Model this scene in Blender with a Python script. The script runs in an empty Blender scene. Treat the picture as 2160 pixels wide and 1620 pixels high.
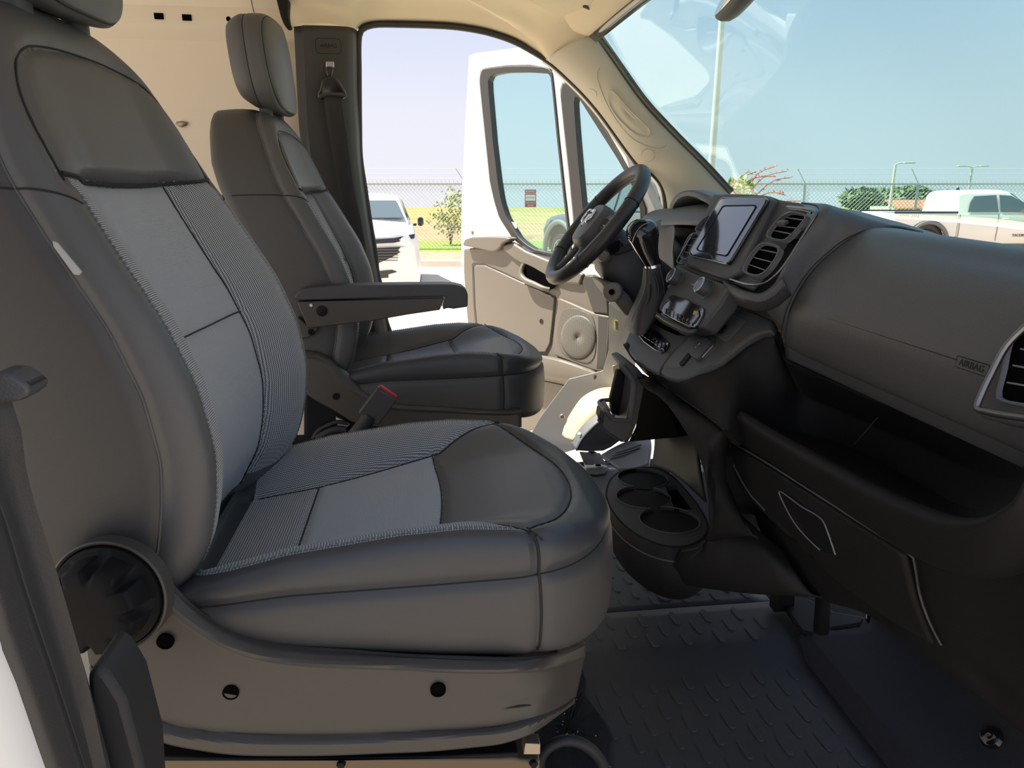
import bpy, bmesh, math, random
import numpy as np
from mathutils import Vector, Matrix, noise
random.seed(7); np.random.seed(7)
S = bpy.context.scene
COL = S.collection
# ---------------------------------------------------------------- camera
F = 1497.0                      # focal length in pixels of a 2160 px wide frame
CAM = Vector((0.0, 0.0, 1.72)); YAW = math.radians(7.0); PITCH = math.radians(15.15)
FW = Vector((math.sin(YAW)*math.cos(PITCH), math.cos(YAW)*math.cos(PITCH), -math.sin(PITCH)))
RT = Vector((math.cos(YAW), -math.sin(YAW), 0)); UP = RT.cross(FW)
cd = bpy.data.cameras.new('camera'); cam = bpy.data.objects.new('camera', cd); COL.objects.link(cam)
cam.matrix_world = Matrix.Translation(CAM) @ Matrix((RT, UP, -FW)).transposed().to_4x4()
cd.sensor_width = 36.0; cd.lens = F/2160.0*36.0; cd.clip_start = 0.02; cd.clip_end = 2000
S.camera = cam
# ---------------------------------------------------------------- world, sun, exposure
W = bpy.data.worlds.new('sky'); S.world = W; W.use_nodes = True
nt = W.node_tree; nt.nodes.clear()
wo = nt.nodes.new('ShaderNodeOutputWorld'); bg = nt.nodes.new('ShaderNodeBackground')
tc = nt.nodes.new('ShaderNodeTexCoord'); sx = nt.nodes.new('ShaderNodeSeparateXYZ'); rp = nt.nodes.new('ShaderNodeValToRGB')
nt.links.new(tc.outputs['Generated'], sx.inputs[0]); nt.links.new(sx.outputs['Z'], rp.inputs[0])
nt.links.new(rp.outputs[0], bg.inputs[0]); nt.links.new(bg.outputs[0], wo.inputs[0])
e = rp.color_ramp.elements
e[0].position = 0.0; e[0].color = (0.90, 0.89, 0.97, 1)
e[1].position = 1.0; e[1].color = (0.36, 0.52, 0.84, 1)
for p, c in ((0.10, (0.86, 0.87, 0.98, 1)), (0.22, (0.70, 0.77, 0.97, 1)), (0.55, (0.52, 0.66, 0.94, 1))):
    q = e.new(p); q.color = c
bg.inputs[1].default_value = 1.0
sd = bpy.data.lights.new('sun', 'SUN'); sun = bpy.data.objects.new('sun', sd); COL.objects.link(sun)
sd.energy = 11.0; sd.angle = math.radians(0.8); sd.color = (1.0, 0.93, 0.80)
sun.rotation_euler = Vector((0.60, -0.22, -1.0)).to_track_quat('-Z', 'Y').to_euler()
sun.location = (-6, 3, 12)
S.view_settings.view_transform = 'Standard'; S.view_settings.look = 'None'
S.view_settings.exposure = 0.0; S.view_settings.gamma = 1.0; S.view_settings.use_curve_mapping = False
S.cycles.max_bounces = 8; S.cycles.transparent_max_bounces = 16

# ---------------------------------------------------------------- measuring: a pixel of the photo met with a plane of the place
def ray(px, py): return FW*F + RT*(px-1080.0) - UP*(py-810.0)
def on(px, py, k, v):
    d = ray(px, py); return CAM + d*((v-CAM[k])/d[k])
def PX(px, py, v): return on(px, py, 0, v)
def PY(px, py, v): return on(px, py, 1, v)
def PZ(px, py, v): return on(px, py, 2, v)
def PD(px, py, d):            # at distance d along the optical axis
    return CAM + ray(px, py)*(d/F)
def YL(v, *pts): return [PY(a, b, v) for a, b in pts]
def XL(v, *pts): return [PX(a, b, v) for a, b in pts]
def ZL(v, *pts): return [PZ(a, b, v) for a, b in pts]

# ---------------------------------------------------------------- object helpers
ORG = {}
def put(o, parent=None):
    COL.objects.link(o)
    if parent is not None: o.parent = parent
def thing(name, label, cat, loc=(0, 0, 0), group=None, kind=None):
    o = bpy.data.objects.new(name, None); put(o); o.location = loc; o.empty_display_size = 0.05
    tag(o, label, cat, group, kind); ORG[o.name] = Vector(loc); return o
def tag(o, label=None, cat=None, group=None, kind=None):
    if label: o['label'] = label
    if cat: o['category'] = cat
    if group: o['group'] = group
    if kind: o['kind'] = kind
    return o
def obj(name, V, Fc, mat, parent=None, smooth=True, angle=35, bevel=0, seg=2, solid=0, soff=0, sub=0, label=None, fixn=True):
    V = [Vector(v) for v in V]
    if parent is not None: org = ORG[parent.name]
    else:
        xs = [v.x for v in V]; ys = [v.y for v in V]; zs = [v.z for v in V]
        org = Vector(((min(xs)+max(xs))/2, (min(ys)+max(ys))/2, min(zs)))
    me = bpy.data.meshes.new(name)
    me.from_pydata([(v-org)[:] for v in V], [], [tuple(f) for f in Fc])
    if fixn:
        bm = bmesh.new(); bm.from_mesh(me); bmesh.ops.recalc_face_normals(bm, faces=bm.faces); bm.to_mesh(me); bm.free()
    me.update()
    if smooth:
        me.shade_smooth()
        if angle < 180: me.set_sharp_from_angle(angle=math.radians(angle))
    o = bpy.data.objects.new(name, me); put(o, parent)
    if parent is None: o.location = org
    ORG[o.name] = org
    me.materials.append(M[mat] if isinstance(mat, str) else mat)
    if sub:
        m = o.modifiers.new('sub', 'SUBSURF'); m.levels = sub; m.render_levels = sub
    if solid:
        m = o.modifiers.new('solid', 'SOLIDIFY'); m.thickness = solid; m.offset = soff
    if bevel:
        m = o.modifiers.new('bevel', 'BEVEL'); m.width = bevel; m.segments = seg; m.limit_method = 'ANGLE'; m.angle_limit = math.radians(30)
        m.harden_normals = False
    if label: o['label'] = label
    return o
def cr(pts, n, closed=False, lin=False):
    P = np.array([tuple(p) for p in pts], float)
    if len(P) == 1: return np.repeat(P, n, 0)
    if closed: P = np.vstack([P, P[:1]])
    d = np.linalg.norm(np.diff(P, axis=0), axis=1); d[d < 1e-9] = 1e-9
    t = np.concatenate([[0], np.cumsum(d)]); t /= t[-1]
    u = np.linspace(0, 1, n+1)[:-1] if closed else np.linspace(0, 1, n)
    i = np.clip(np.searchsorted(t, u, side='right')-1, 0, len(P)-2)
    w = ((u-t[i])/(t[i+1]-t[i]))[:, None]
    if lin: return P[i]*(1-w)+P[i+1]*w
    m = np.zeros_like(P)
    m[1:-1] = (P[2:]-P[:-2])/(t[2:]-t[:-2])[:, None]
    if closed:
        g = (P[1]-P[-2])/((t[1]-t[0])+(t[-1]-t[-2])); m[0] = g; m[-1] = g
    else:
        m[0] = (P[1]-P[0])/(t[1]-t[0]); m[-1] = (P[-1]-P[-2])/(t[-1]-t[-2])
    h = (t[i+1]-t[i])[:, None]
    return (2*w**3-3*w**2+1)*P[i]+(w**3-2*w**2+w)*h*m[i]+(-2*w**3+3*w**2)*P[i+1]+(w**3-w**2)*h*m[i+1]
def grid_faces(nu, nv, cu=False, cv=False):
    f = []
    for i in range(nu if cu else nu-1):
        for j in range(nv if cv else nv-1):
            a = i*nv+j; b = ((i+1) % nu)*nv+j; c = ((i+1) % nu)*nv+(j+1) % nv; d = i*nv+(j+1) % nv
            f.append((a, b, c, d))
    return f
def gridpts(rows, nu, nv, lu=False, lv=False):
    R = np.array([cr(r, nu, lin=lu) for r in rows])
    return np.array([cr(R[:, k], nv, lin=lv) for k in range(nu)])     # nu x nv x 3
def sheet(name, rows, mat, parent=None, nu=24, nv=20, lu=False, lv=False, thick=0.004, off=0, **kw):
    G = gridpts(rows, nu, nv, lu, lv)
    return obj(name, G.reshape(-1, 3), grid_faces(nu, nv), mat, parent, solid=thick, soff=off, **kw)
def prism(name, poly, vec, mat, parent=None, bevel=0.002, seg=2, smooth=True, **kw):
    poly = [Vector(p) for p in poly]; vec = Vector(vec); n = len(poly)
    V = poly+[p+vec for p in poly]
    Fc = [tuple(range(n)), tuple(range(2*n-1, n-1, -1))]+[(i, i+n, (i+1) % n+n, (i+1) % n) for i in range(n)]
    return obj(name, V, Fc, mat, parent, smooth=smooth, bevel=bevel, seg=seg, **kw)
def boxv(c, s, R=None):
    c = Vector(c); R = R or Matrix.Identity(3)
    V = [c+R @ Vector((x*s[0]/2, y*s[1]/2, z*s[2]/2)) for x in (-1, 1) for y in (-1, 1) for z in (-1, 1)]
    return V, [(0, 1, 3, 2), (4, 6, 7, 5), (0, 4, 5, 1), (2, 3, 7, 6), (0, 2, 6, 4), (1, 5, 7, 3)]
def box(name, c, s, mat, parent=None, R=None, bevel=0.003, seg=2, **kw):
    V, Fc = boxv(c, s, R); return obj(name, V, Fc, mat, parent, bevel=bevel, seg=seg, **kw)
def frame_from(n, up=(0, 0, 1)):
    n = Vector(n).normalized(); u = Vector(up)
    if abs(n.dot(u)) > 0.98: u = Vector((1, 0, 0))
    x = u.cross(n).normalized(); y = n.cross(x); return x, y, n     # x right, y up, n out
def tubev(pts, r, res=8, closed=False, n=None, flat=1.0):
    P = cr(pts, n or max(2, len(pts)), closed=closed) if n else np.array([tuple(p) for p in pts], float)
    m = len(P); V = []; up = None
    rr = r if hasattr(r, '__len__') else [r]*m
    if len(rr) != m: rr = np.interp(np.linspace(0, 1, m), np.linspace(0, 1, len(rr)), rr)
    for i in range(m):
        a = P[(i-1) % m] if (closed or i > 0) else P[i]; b = P[(i+1) % m] if (closed or i < m-1) else P[i]
        t = Vector(b-a).normalized()
        if up is None:
            up = Vector((0, 0, 1)) if abs(t.z) < 0.9 else Vector((1, 0, 0))
        s = t.cross(up)
        if s.length < 1e-5: s = t.orthogonal()
        s.normalize(); up = s.cross(t)
        for k in range(res):
            q = 2*math.pi*k/res
            V.append(Vector(P[i])+(s*math.cos(q)+up*(math.sin(q)*flat))*rr[i])
    Fc = grid_faces(m, res, closed, True)
    if not closed: Fc += [tuple(range(res)), tuple(range((m-1)*res, m*res))]
    return V, Fc
def tube(name, pts, r, mat, parent=None, res=8, closed=False, n=None, flat=1.0, **kw):
    V, Fc = tubev(pts, r, res, closed, n, flat); kw.setdefault('angle', 60)
    return obj(name, V, Fc, mat, parent, **kw)
def lathe(name, prof, c, axis, mat, parent=None, n=32, up=(0, 0, 1), mod=None, **kw):
    """prof: (radius, height along axis)"""
    x, y, a = frame_from(axis, up); c = Vector(c); V = []; k = len(prof)
    for i in range(n):
        q = 2*math.pi*i/n
        for r, h in prof:
            if mod: r = mod(q, r, h)
            V.append(c+(x*math.cos(q)+y*math.sin(q))*r+a*h)
    Fc = grid_faces(n, k, True, False)
    if prof[0][0] > 1e-6: Fc.append(tuple(i*k for i in range(n)))
    if prof[-1][0] > 1e-6: Fc.append(tuple(i*k+k-1 for i in range(n)))
    return obj(name, V, Fc, mat, parent, **kw)
def rrect(w, h, r, n=5):
    P = []
    for cx, cy, a0 in ((w/2-r, h/2-r, 0), (-w/2+r, h/2-r, 90), (-w/2+r, -h/2+r, 180), (w/2-r, -h/2+r, 270)):
        for i in range(n+1):
            a = math.radians(a0+90*i/n); P.append((cx+r*math.cos(a), cy+r*math.sin(a)))
    return P
def merged(parts):
    V = []; Fc = []
    for v, f in parts:
        k = len(V); V += [Vector(p) for p in v]; Fc += [tuple(i+k for i in q) for q in f]
    return V, Fc
def textobj(name, s, c, x, n, size, mat, parent=None, depth=0.0005, align='CENTER'):
    cu = bpy.data.curves.new(name, 'FONT'); cu.body = s; cu.size = size; cu.extrude = depth; cu.align_x = align; cu.align_y = 'CENTER'
    t = bpy.data.objects.new(name, cu); COL.objects.link(t)
    dg = bpy.context.evaluated_depsgraph_get(); me = bpy.data.meshes.new_from_object(t.evaluated_get(dg))
    bpy.data.objects.remove(t); bpy.data.curves.remove(cu)
    x = Vector(x).normalized(); n = Vector(n).normalized(); x = (x-n*x.dot(n)).normalized(); y = n.cross(x); c = Vector(c)
    V = [c+x*v.co.x+y*v.co.y+n*v.co.z for v in me.vertices]; Fc = [tuple(p.vertices) for p in me.polygons]
    bpy.data.meshes.remove(me)
    return obj(name, V, Fc, mat, parent, smooth=False, fixn=False)
def caster(o):
    from mathutils.bvhtree import BVHTree
    org = ORG[o.name]; t = BVHTree.FromPolygons([v.co+org for v in o.data.vertices], [tuple(p.vertices) for p in o.data.polygons])
    def f(px, py, lift=0.0):
        d = ray(px, py).normalized(); h = t.ray_cast(CAM, d); return (h[0]-d*lift) if h[0] is not None else None
    def nrm(px, py):
        h = t.ray_cast(CAM, ray(px, py).normalized()); n = h[1]; return n if n.dot(CAM-h[0]) > 0 else -n
    f.n = nrm; return f
def copy_tree(o, off, parent=None):
    c = o.copy(); COL.objects.link(c); c.parent = parent
    if parent is None: c.location = o.location+Vector(off)
    for ch in list(o.children): copy_tree(ch, off, c)
    return c

# ---------------------------------------------------------------- materials
M = {}
def mat(name, col, rough=0.5, metal=0.0, spec=0.5, bump=0.0, scale=200.0, var=0.0, vscale=8.0, coat=0.0, sheen=0.0, detail=3.0):
    m = bpy.data.materials.new(name); m.use_nodes = True; t = m.node_tree; b = t.nodes['Principled BSDF']
    b.inputs['Base Color'].default_value = (*col, 1); b.inputs['Roughness'].default_value = rough; b.inputs['Metallic'].default_value = metal
    b.inputs['Specular IOR Level'].default_value = spec; b.inputs['Coat Weight'].default_value = coat; b.inputs['Coat Roughness'].default_value = 0.08
    b.inputs['Sheen Weight'].default_value = sheen
    co = t.nodes.new('ShaderNodeTexCoord')
    if bump:
        nz = t.nodes.new('ShaderNodeTexNoise'); nz.inputs['Scale'].default_value = scale; nz.inputs['Detail'].default_value = detail
        bu = t.nodes.new('ShaderNodeBump'); bu.inputs['Strength'].default_value = bump; bu.inputs['Distance'].default_value = 0.002
        t.links.new(co.outputs['Object'], nz.inputs['Vector']); t.links.new(nz.outputs[0], bu.inputs['Height']); t.links.new(bu.outputs[0], b.inputs['Normal'])
    if var:
        nz = t.nodes.new('ShaderNodeTexNoise'); nz.inputs['Scale'].default_value = vscale; nz.inputs['Detail'].default_value = 5
        r = t.nodes.new('ShaderNodeValToRGB'); r.color_ramp.elements[0].position = 0.3; r.color_ramp.elements[1].position = 0.7
        r.color_ramp.elements[0].color = (*[c*(1-var) for c in col], 1); r.color_ramp.elements[1].color = (*[min(1, c*(1+var)) for c in col], 1)
        t.links.new(co.outputs['Object'], nz.inputs['Vector']); t.links.new(nz.outputs[0], r.inputs[0]); t.links.new(r.outputs[0], b.inputs['Base Color'])
    M[name] = m; return m
def weave(name, c0, c1, k, rough=0.75):
    """woven cloth: a fine grid of raised threads"""
    m = mat(name, c0, rough, sheen=0.15); t = m.node_tree; b = t.nodes['Principled BSDF']
    co = t.nodes.new('ShaderNodeTexCoord'); s = t.nodes.new('ShaderNodeSeparateXYZ'); t.links.new(co.outputs['Object'], s.inputs[0])
    def mth(op, a, v):
        n = t.nodes.new('ShaderNodeMath'); n.operation = op
        for i, q in enumerate((a, v)):
            if q is None: continue
            if isinstance(q, (int, float)): n.inputs[i].default_value = q
            else: t.links.new(q, n.inputs[i])
        return n.outputs[0]
    u = mth('SUBTRACT', s.outputs['Z'], s.outputs['X'])
    p = mth('ADD', u, s.outputs['Y']); q = mth('SUBTRACT', u, s.outputs['Y'])
    a = mth('SINE', mth('MULTIPLY', p, k), None); c = mth('SINE', mth('MULTIPLY', q, k), None)
    h = mth('MULTIPLY', a, c)
    r = t.nodes.new('ShaderNodeValToRGB'); r.color_ramp.elements[0].position = 0.42; r.color_ramp.elements[1].position = 0.75
    r.color_ramp.elements[0].color = (*c0, 1); r.color_ramp.elements[1].color = (*c1, 1)
    hh = mth('ADD', mth('MULTIPLY', h, 0.5), 0.5); t.links.new(hh, r.inputs[0]); t.links.new(r.outputs[0], b.inputs['Base Color'])
    bu = t.nodes.new('ShaderNodeBump'); bu.inputs['Strength'].default_value = 0.5; bu.inputs['Distance'].default_value = 0.001
    t.links.new(hh, bu.inputs['Height']); t.links.new(bu.outputs[0], b.inputs['Normal']); return m
def glass(name, tint, refl=1.0):
    m = bpy.data.materials.new(name); m.use_nodes = True; t = m.node_tree; t.nodes.clear()
    o = t.nodes.new('ShaderNodeOutputMaterial'); mx = t.nodes.new('ShaderNodeMixShader'); tr = t.nodes.new('ShaderNodeBsdfTransparent'); g = t.nodes.new('ShaderNodeBsdfGlossy')
    tr.inputs[0].default_value = (*tint, 1); g.inputs['Roughness'].default_value = 0.0; g.inputs[0].default_value = (refl, refl, refl, 1)
    lw = t.nodes.new('ShaderNodeLayerWeight'); lw.inputs[0].default_value = 0.5
    pw = t.nodes.new('ShaderNodeMath'); pw.operation = 'POWER'; pw.inputs[1].default_value = 5.0
    ad = t.nodes.new('ShaderNodeMath'); ad.operation = 'MULTIPLY_ADD'; ad.inputs[1].default_value = 0.96; ad.inputs[2].default_value = 0.035
    t.links.new(lw.outputs['Facing'], pw.inputs[0]); t.links.new(pw.outputs[0], ad.inputs[0])
    t.links.new(ad.outputs[0], mx.inputs[0]); t.links.new(tr.outputs[0], mx.inputs[1]); t.links.new(g.outputs[0], mx.inputs[2]); t.links.new(mx.outputs[0], o.inputs[0])
    M[name] = m; return m
mat('leather', (0.090, 0.090, 0.093), 0.46, bump=0.12, scale=900)
mat('leather_side', (0.062, 0.060, 0.060), 0.5, bump=0.12, scale=900)
mat('thread', (0.16, 0.17, 0.18), 0.7)
mat('thread_dark', (0.012, 0.012, 0.014), 0.7)
weave('fabric', (0.28, 0.297, 0.33), (0.42, 0.445, 0.48), 1900)
weave('fabric_coarse', (0.075, 0.08, 0.088), (0.50, 0.52, 0.55), 950)
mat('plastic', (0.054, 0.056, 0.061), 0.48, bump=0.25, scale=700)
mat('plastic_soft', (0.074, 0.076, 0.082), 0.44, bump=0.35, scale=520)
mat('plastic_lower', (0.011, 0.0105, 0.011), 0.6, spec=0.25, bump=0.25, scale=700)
mat('plastic_base', (0.060, 0.053, 0.047), 0.42, bump=0.10, scale=900)
mat('plastic_deep', (0.008, 0.008, 0.009), 0.6, spec=0.2)
mat('gloss_black', (0.010, 0.010, 0.012), 0.06, coat=0.6)
mat('screen', (0.012, 0.012, 0.014), 0.04, coat=1.0)
mat('chrome', (0.75, 0.76, 0.78), 0.12, metal=1.0)
mat('satin', (0.45, 0.46, 0.47), 0.32, metal=1.0)
mat('grey_print', (0.42, 0.43, 0.44), 0.6)
mat('print_dark', (0.012, 0.012, 0.013), 0.7)
mat('red', (0.45, 0.03, 0.03), 0.4)
mat('hazard', (0.35, 0.28, 0.03), 0.4)
mat('headliner', (0.80, 0.68, 0.50), 0.85, bump=0.05, scale=500)
mat('pillar_trim', (0.64, 0.60, 0.49), 0.62, bump=0.08, scale=800)
mat('trim_dark', (0.046, 0.043, 0.042), 0.5, bump=0.2, scale=700)
mat('belt', (0.028, 0.028, 0.031), 0.7, bump=0.3, scale=600)
mat('rubber', (0.022, 0.022, 0.024), 0.6)
mat('mat_rubber', (0.040, 0.042, 0.046), 0.55, bump=0.3, scale=420)
mat('carpet', (0.012, 0.012, 0.013), 0.95, bump=1.0, scale=350)
mat('van_white', (0.80, 0.79, 0.76), 0.30, coat=0.3)
mat('wall_white', (0.90, 0.79, 0.65), 0.45)
mat('door_trim', (0.17, 0.15, 0.128), 0.42, bump=0.12, scale=700)
mat('door_trim_dark', (0.050, 0.048, 0.046), 0.45, bump=0.2, scale=700)
mat('steel', (0.42, 0.36, 0.29), 0.4, metal=0.8)
mat('hole', (0.003, 0.003, 0.003), 0.95, spec=0.02)
mat('label_white', (0.75, 0.75, 0.70), 0.5)
mat('label_yellow', (0.75, 0.68, 0.25), 0.5)
glass('windshield_glass', (0.81, 0.96, 0.94)); glass('door_glass', (0.81, 0.96, 0.94)); glass('car_glass', (0.22, 0.28, 0.30)); glass('lens', (0.85, 0.85, 0.85))
def perf(name, col, k):
    m = mat(name, col, 0.5); t = m.node_tree; b = t.nodes['Principled BSDF']
    co = t.nodes.new('ShaderNodeTexCoord'); v = t.nodes.new('ShaderNodeTexVoronoi'); v.inputs['Scale'].default_value = k; v.inputs['Randomness'].default_value = 0.0
    r = t.nodes.new('ShaderNodeValToRGB'); r.color_ramp.elements[0].position = 0.30; r.color_ramp.elements[1].position = 0.40
    r.color_ramp.elements[0].color = (.004, .004, .004, 1); r.color_ramp.elements[1].color = (*col, 1)
    v.voronoi_dimensions = '2D'; dp = t.nodes.new('ShaderNodeVectorMath'); dp.operation = 'DOT_PRODUCT'; dp.inputs[1].default_value = (-.5226, .8526, 0); sp = t.nodes.new('ShaderNodeSeparateXYZ'); cb = t.nodes.new('ShaderNodeCombineXYZ')
    t.links.new(co.outputs['Object'], dp.inputs[0]); t.links.new(co.outputs['Object'], sp.inputs[0]); t.links.new(dp.outputs['Value'], cb.inputs[0]); t.links.new(sp.outputs['Z'], cb.inputs[1]); t.links.new(cb.outputs[0], v.inputs['Vector']); t.links.new(v.outputs['Distance'], r.inputs[0]); t.links.new(r.outputs[0], b.inputs['Base Color'])
perf('perforated', (0.23, 0.215, 0.19), 190); perf('perforated_dark', (0.20, 0.19, 0.17), 190)
mat('gloss_vent', (0.24, 0.25, 0.275), 0.35); mat('slat', (0.16, 0.165, 0.18), 0.3); mat('joint_line', (0.34, 0.32, 0.28), 0.7); mat('satin_dark', (0.20, 0.21, 0.23), 0.25, metal=0.9)
mat('leather_wheel', (0.030, 0.030, 0.033), 0.42, bump=0.1, scale=1100)
mat('mat_grey', (0.11, 0.12, 0.135), 0.5); mat('carpet_grey', (0.022, 0.022, 0.026), 0.9, bump=0.6, scale=500)
mat('concrete', (0.74, 0.63, 0.48), 0.9, var=0.08, vscale=0.7); mat('kerb', (0.60, 0.52, 0.42), 0.9, var=0.08, vscale=3)
mat('gravel', (0.36, 0.27, 0.18), 0.95, var=0.3, vscale=6); mat('grass', (0.20, 0.27, 0.03), 0.9, var=0.25, vscale=5)
mat('dirt', (0.38, 0.235, 0.115), 0.95, var=0.2, vscale=1.2); mat('meadow', (0.25, 0.28, 0.045), 0.9, var=0.35, vscale=1.6); mat('drygrass', (0.34, 0.26, 0.065), 0.9, var=0.25, vscale=.5)
mat('galv', (0.50, 0.50, 0.49), 0.6); mat('galv_wire', (0.55, 0.55, 0.54), 0.6); mat('sign_red', (0.45, 0.06, 0.05), 0.5)
mat('car_white', (0.80, 0.79, 0.77), 0.22, coat=0.5); mat('truck_white', (0.80, 0.78, 0.70), 0.25, coat=0.4); mat('truck_dark', (0.07, 0.085, 0.095), 0.25, coat=0.5)
mat('car_window', (0.10, 0.13, 0.14), 0.05, coat=0.5); mat('arch_dark', (0.16, 0.165, 0.17), 0.6); mat('tyre', (0.02, 0.02, 0.02), 0.8); mat('alloy', (0.5, 0.5, 0.5), 0.35, metal=0.8); mat('alloy_dark', (0.10, 0.10, 0.11), 0.4)
mat('lamp_lens', (0.75, 0.78, 0.85), 0.1); mat('grille_dark', (0.02, 0.02, 0.022), 0.4)
mat('leaf', (0.34, 0.38, 0.12), 0.7, var=0.4, vscale=6); mat('tree_leaf_hazy', (0.22, 0.28, 0.13), 0.8, var=0.4, vscale=.6); mat('bark', (0.16, 0.11, 0.07), 0.9)  # tree crowns are paled: distant haze is put into the leaf colour
mat('stalk', (0.25, 0.16, 0.10), 0.8); mat('blossom', (0.75, 0.16, 0.14), 0.7); mat('tile', (0.50, 0.20, 0.11), 0.8); mat('pole', (0.62, 0.60, 0.55), 0.5)
mat('bounce_ground', (0.40, 0.34, 0.265), 0.9, var=0.1, vscale=2); mat('boot', (0.024, 0.024, 0.027), 0.5, bump=0.1, scale=900); mat('arch_cream', (0.56, 0.46, 0.30), 0.5); mat('riser', (0.16, 0.12, 0.08), 0.4, metal=0.5)  # near-side ground tone is set to limit bounced light
mat('cargo_floor', (0.50, 0.47, 0.42), 0.7, var=0.08, vscale=3)  # unseen floor kept pale to bounce light onto the cargo wall
mat('leather_dark', (0.050, 0.053, 0.058), 0.42, bump=0.12, scale=900)
# ================================================================ seats
def smooth(a, b, x): 
    t = np.clip((x-a)/(b-a), 0, 1); return t*t*(3-2*t)
def stack(outline, cen, levels, axes):
    """contours scaled about cen and set at heights c(a, b): a closed cushion surface, level by level"""
    O = np.array(outline); cen = np.array(cen); L = []
    for s, fn in levels:
        q = cen+(O-cen)*s
        c = fn(q[:, 0], q[:, 1]); P = np.zeros((len(O), 3))
        P[:, axes[0]] = q[:, 0]; P[:, axes[1]] = q[:, 1]; P[:, axes[2]] = c; L.append(P)
    return np.array(L)
def groove(P, curves, depth, width):
    """press the smooth seam lines into the padding"""
    du = np.gradient(P, axis=0); dv = (np.roll(P, -1, 1)-np.roll(P, 1, 1))
    N = np.cross(du, dv); N /= np.linalg.norm(N, axis=2, keepdims=True)+1e-12
    C = P.reshape(-1, 3).mean(0)
    if (N*(P-C)).sum() < 0: N = -N
    X = P.reshape(-1, 3); d = np.full(len(X), 9.0)
    for c in curves:
        for k in range(0, len(c), 40):
            seg = c[k:k+40]
            d = np.minimum(d, np.sqrt(((X[:, None, :]-seg[None])**2).sum(2)).min(1))
    d = d.reshape(P.shape[:2])
    return P-N*(depth*np.exp(-(d/width)**2))[..., None], N
def split(P, lab, names, root):
    nl, nt, _ = P.shape; X = P.reshape(-1, 3)
    out = {}
    for i in range(nl-1):
        for j in range(nt):
            out.setdefault(int(lab[i, j]), []).append((i*nt+j, (i+1)*nt+j, (i+1)*nt+(j+1) % nt, i*nt+(j+1) % nt))
    for l, fs in sorted(out.items()):
        nm, mt = names[l]; idx = sorted({v for f in fs for v in f}); mp = {v: k for k, v in enumerate(idx)}
        obj(nm, X[idx], [tuple(mp[v] for v in f) for f in fs], mt, root, angle=180, fixn=False)
def nearest_on(P, pts, ax):
    """drop points on the surface along axis ax (top-most / front-most)"""
    X = P.reshape(-1, 3); o = [k for k in range(3) if k != ax]; R = []
    for p in pts:
        d = (X[:, o[0]]-p[o[0]])**2+(X[:, o[1]]-p[o[1]])**2
        k = np.argsort(d)[:12]; w = 1/(d[k]+1e-7); q = np.array(p, float); sel = X[k, ax]
        m = sel > sel.max()-0.03; q[ax] = (sel[m]*w[m]).sum()/w[m].sum(); R.append(q)
    return np.array(R)
XS = [-.34, -.29, -.18, -.04, .04, .13, .186, .23, .30]
HB = [1.238, 1.258, 1.284, 1.302, 1.306, 1.300, 1.290, 1.277, 1.235]
XC = [-.34, -.29, -.18, 0., .1, .18, .23, .27, .30]
HC = [1.205, 1.213, 1.233, 1.252, 1.270, 1.278, 1.274, 1.258, 1.235]
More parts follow.
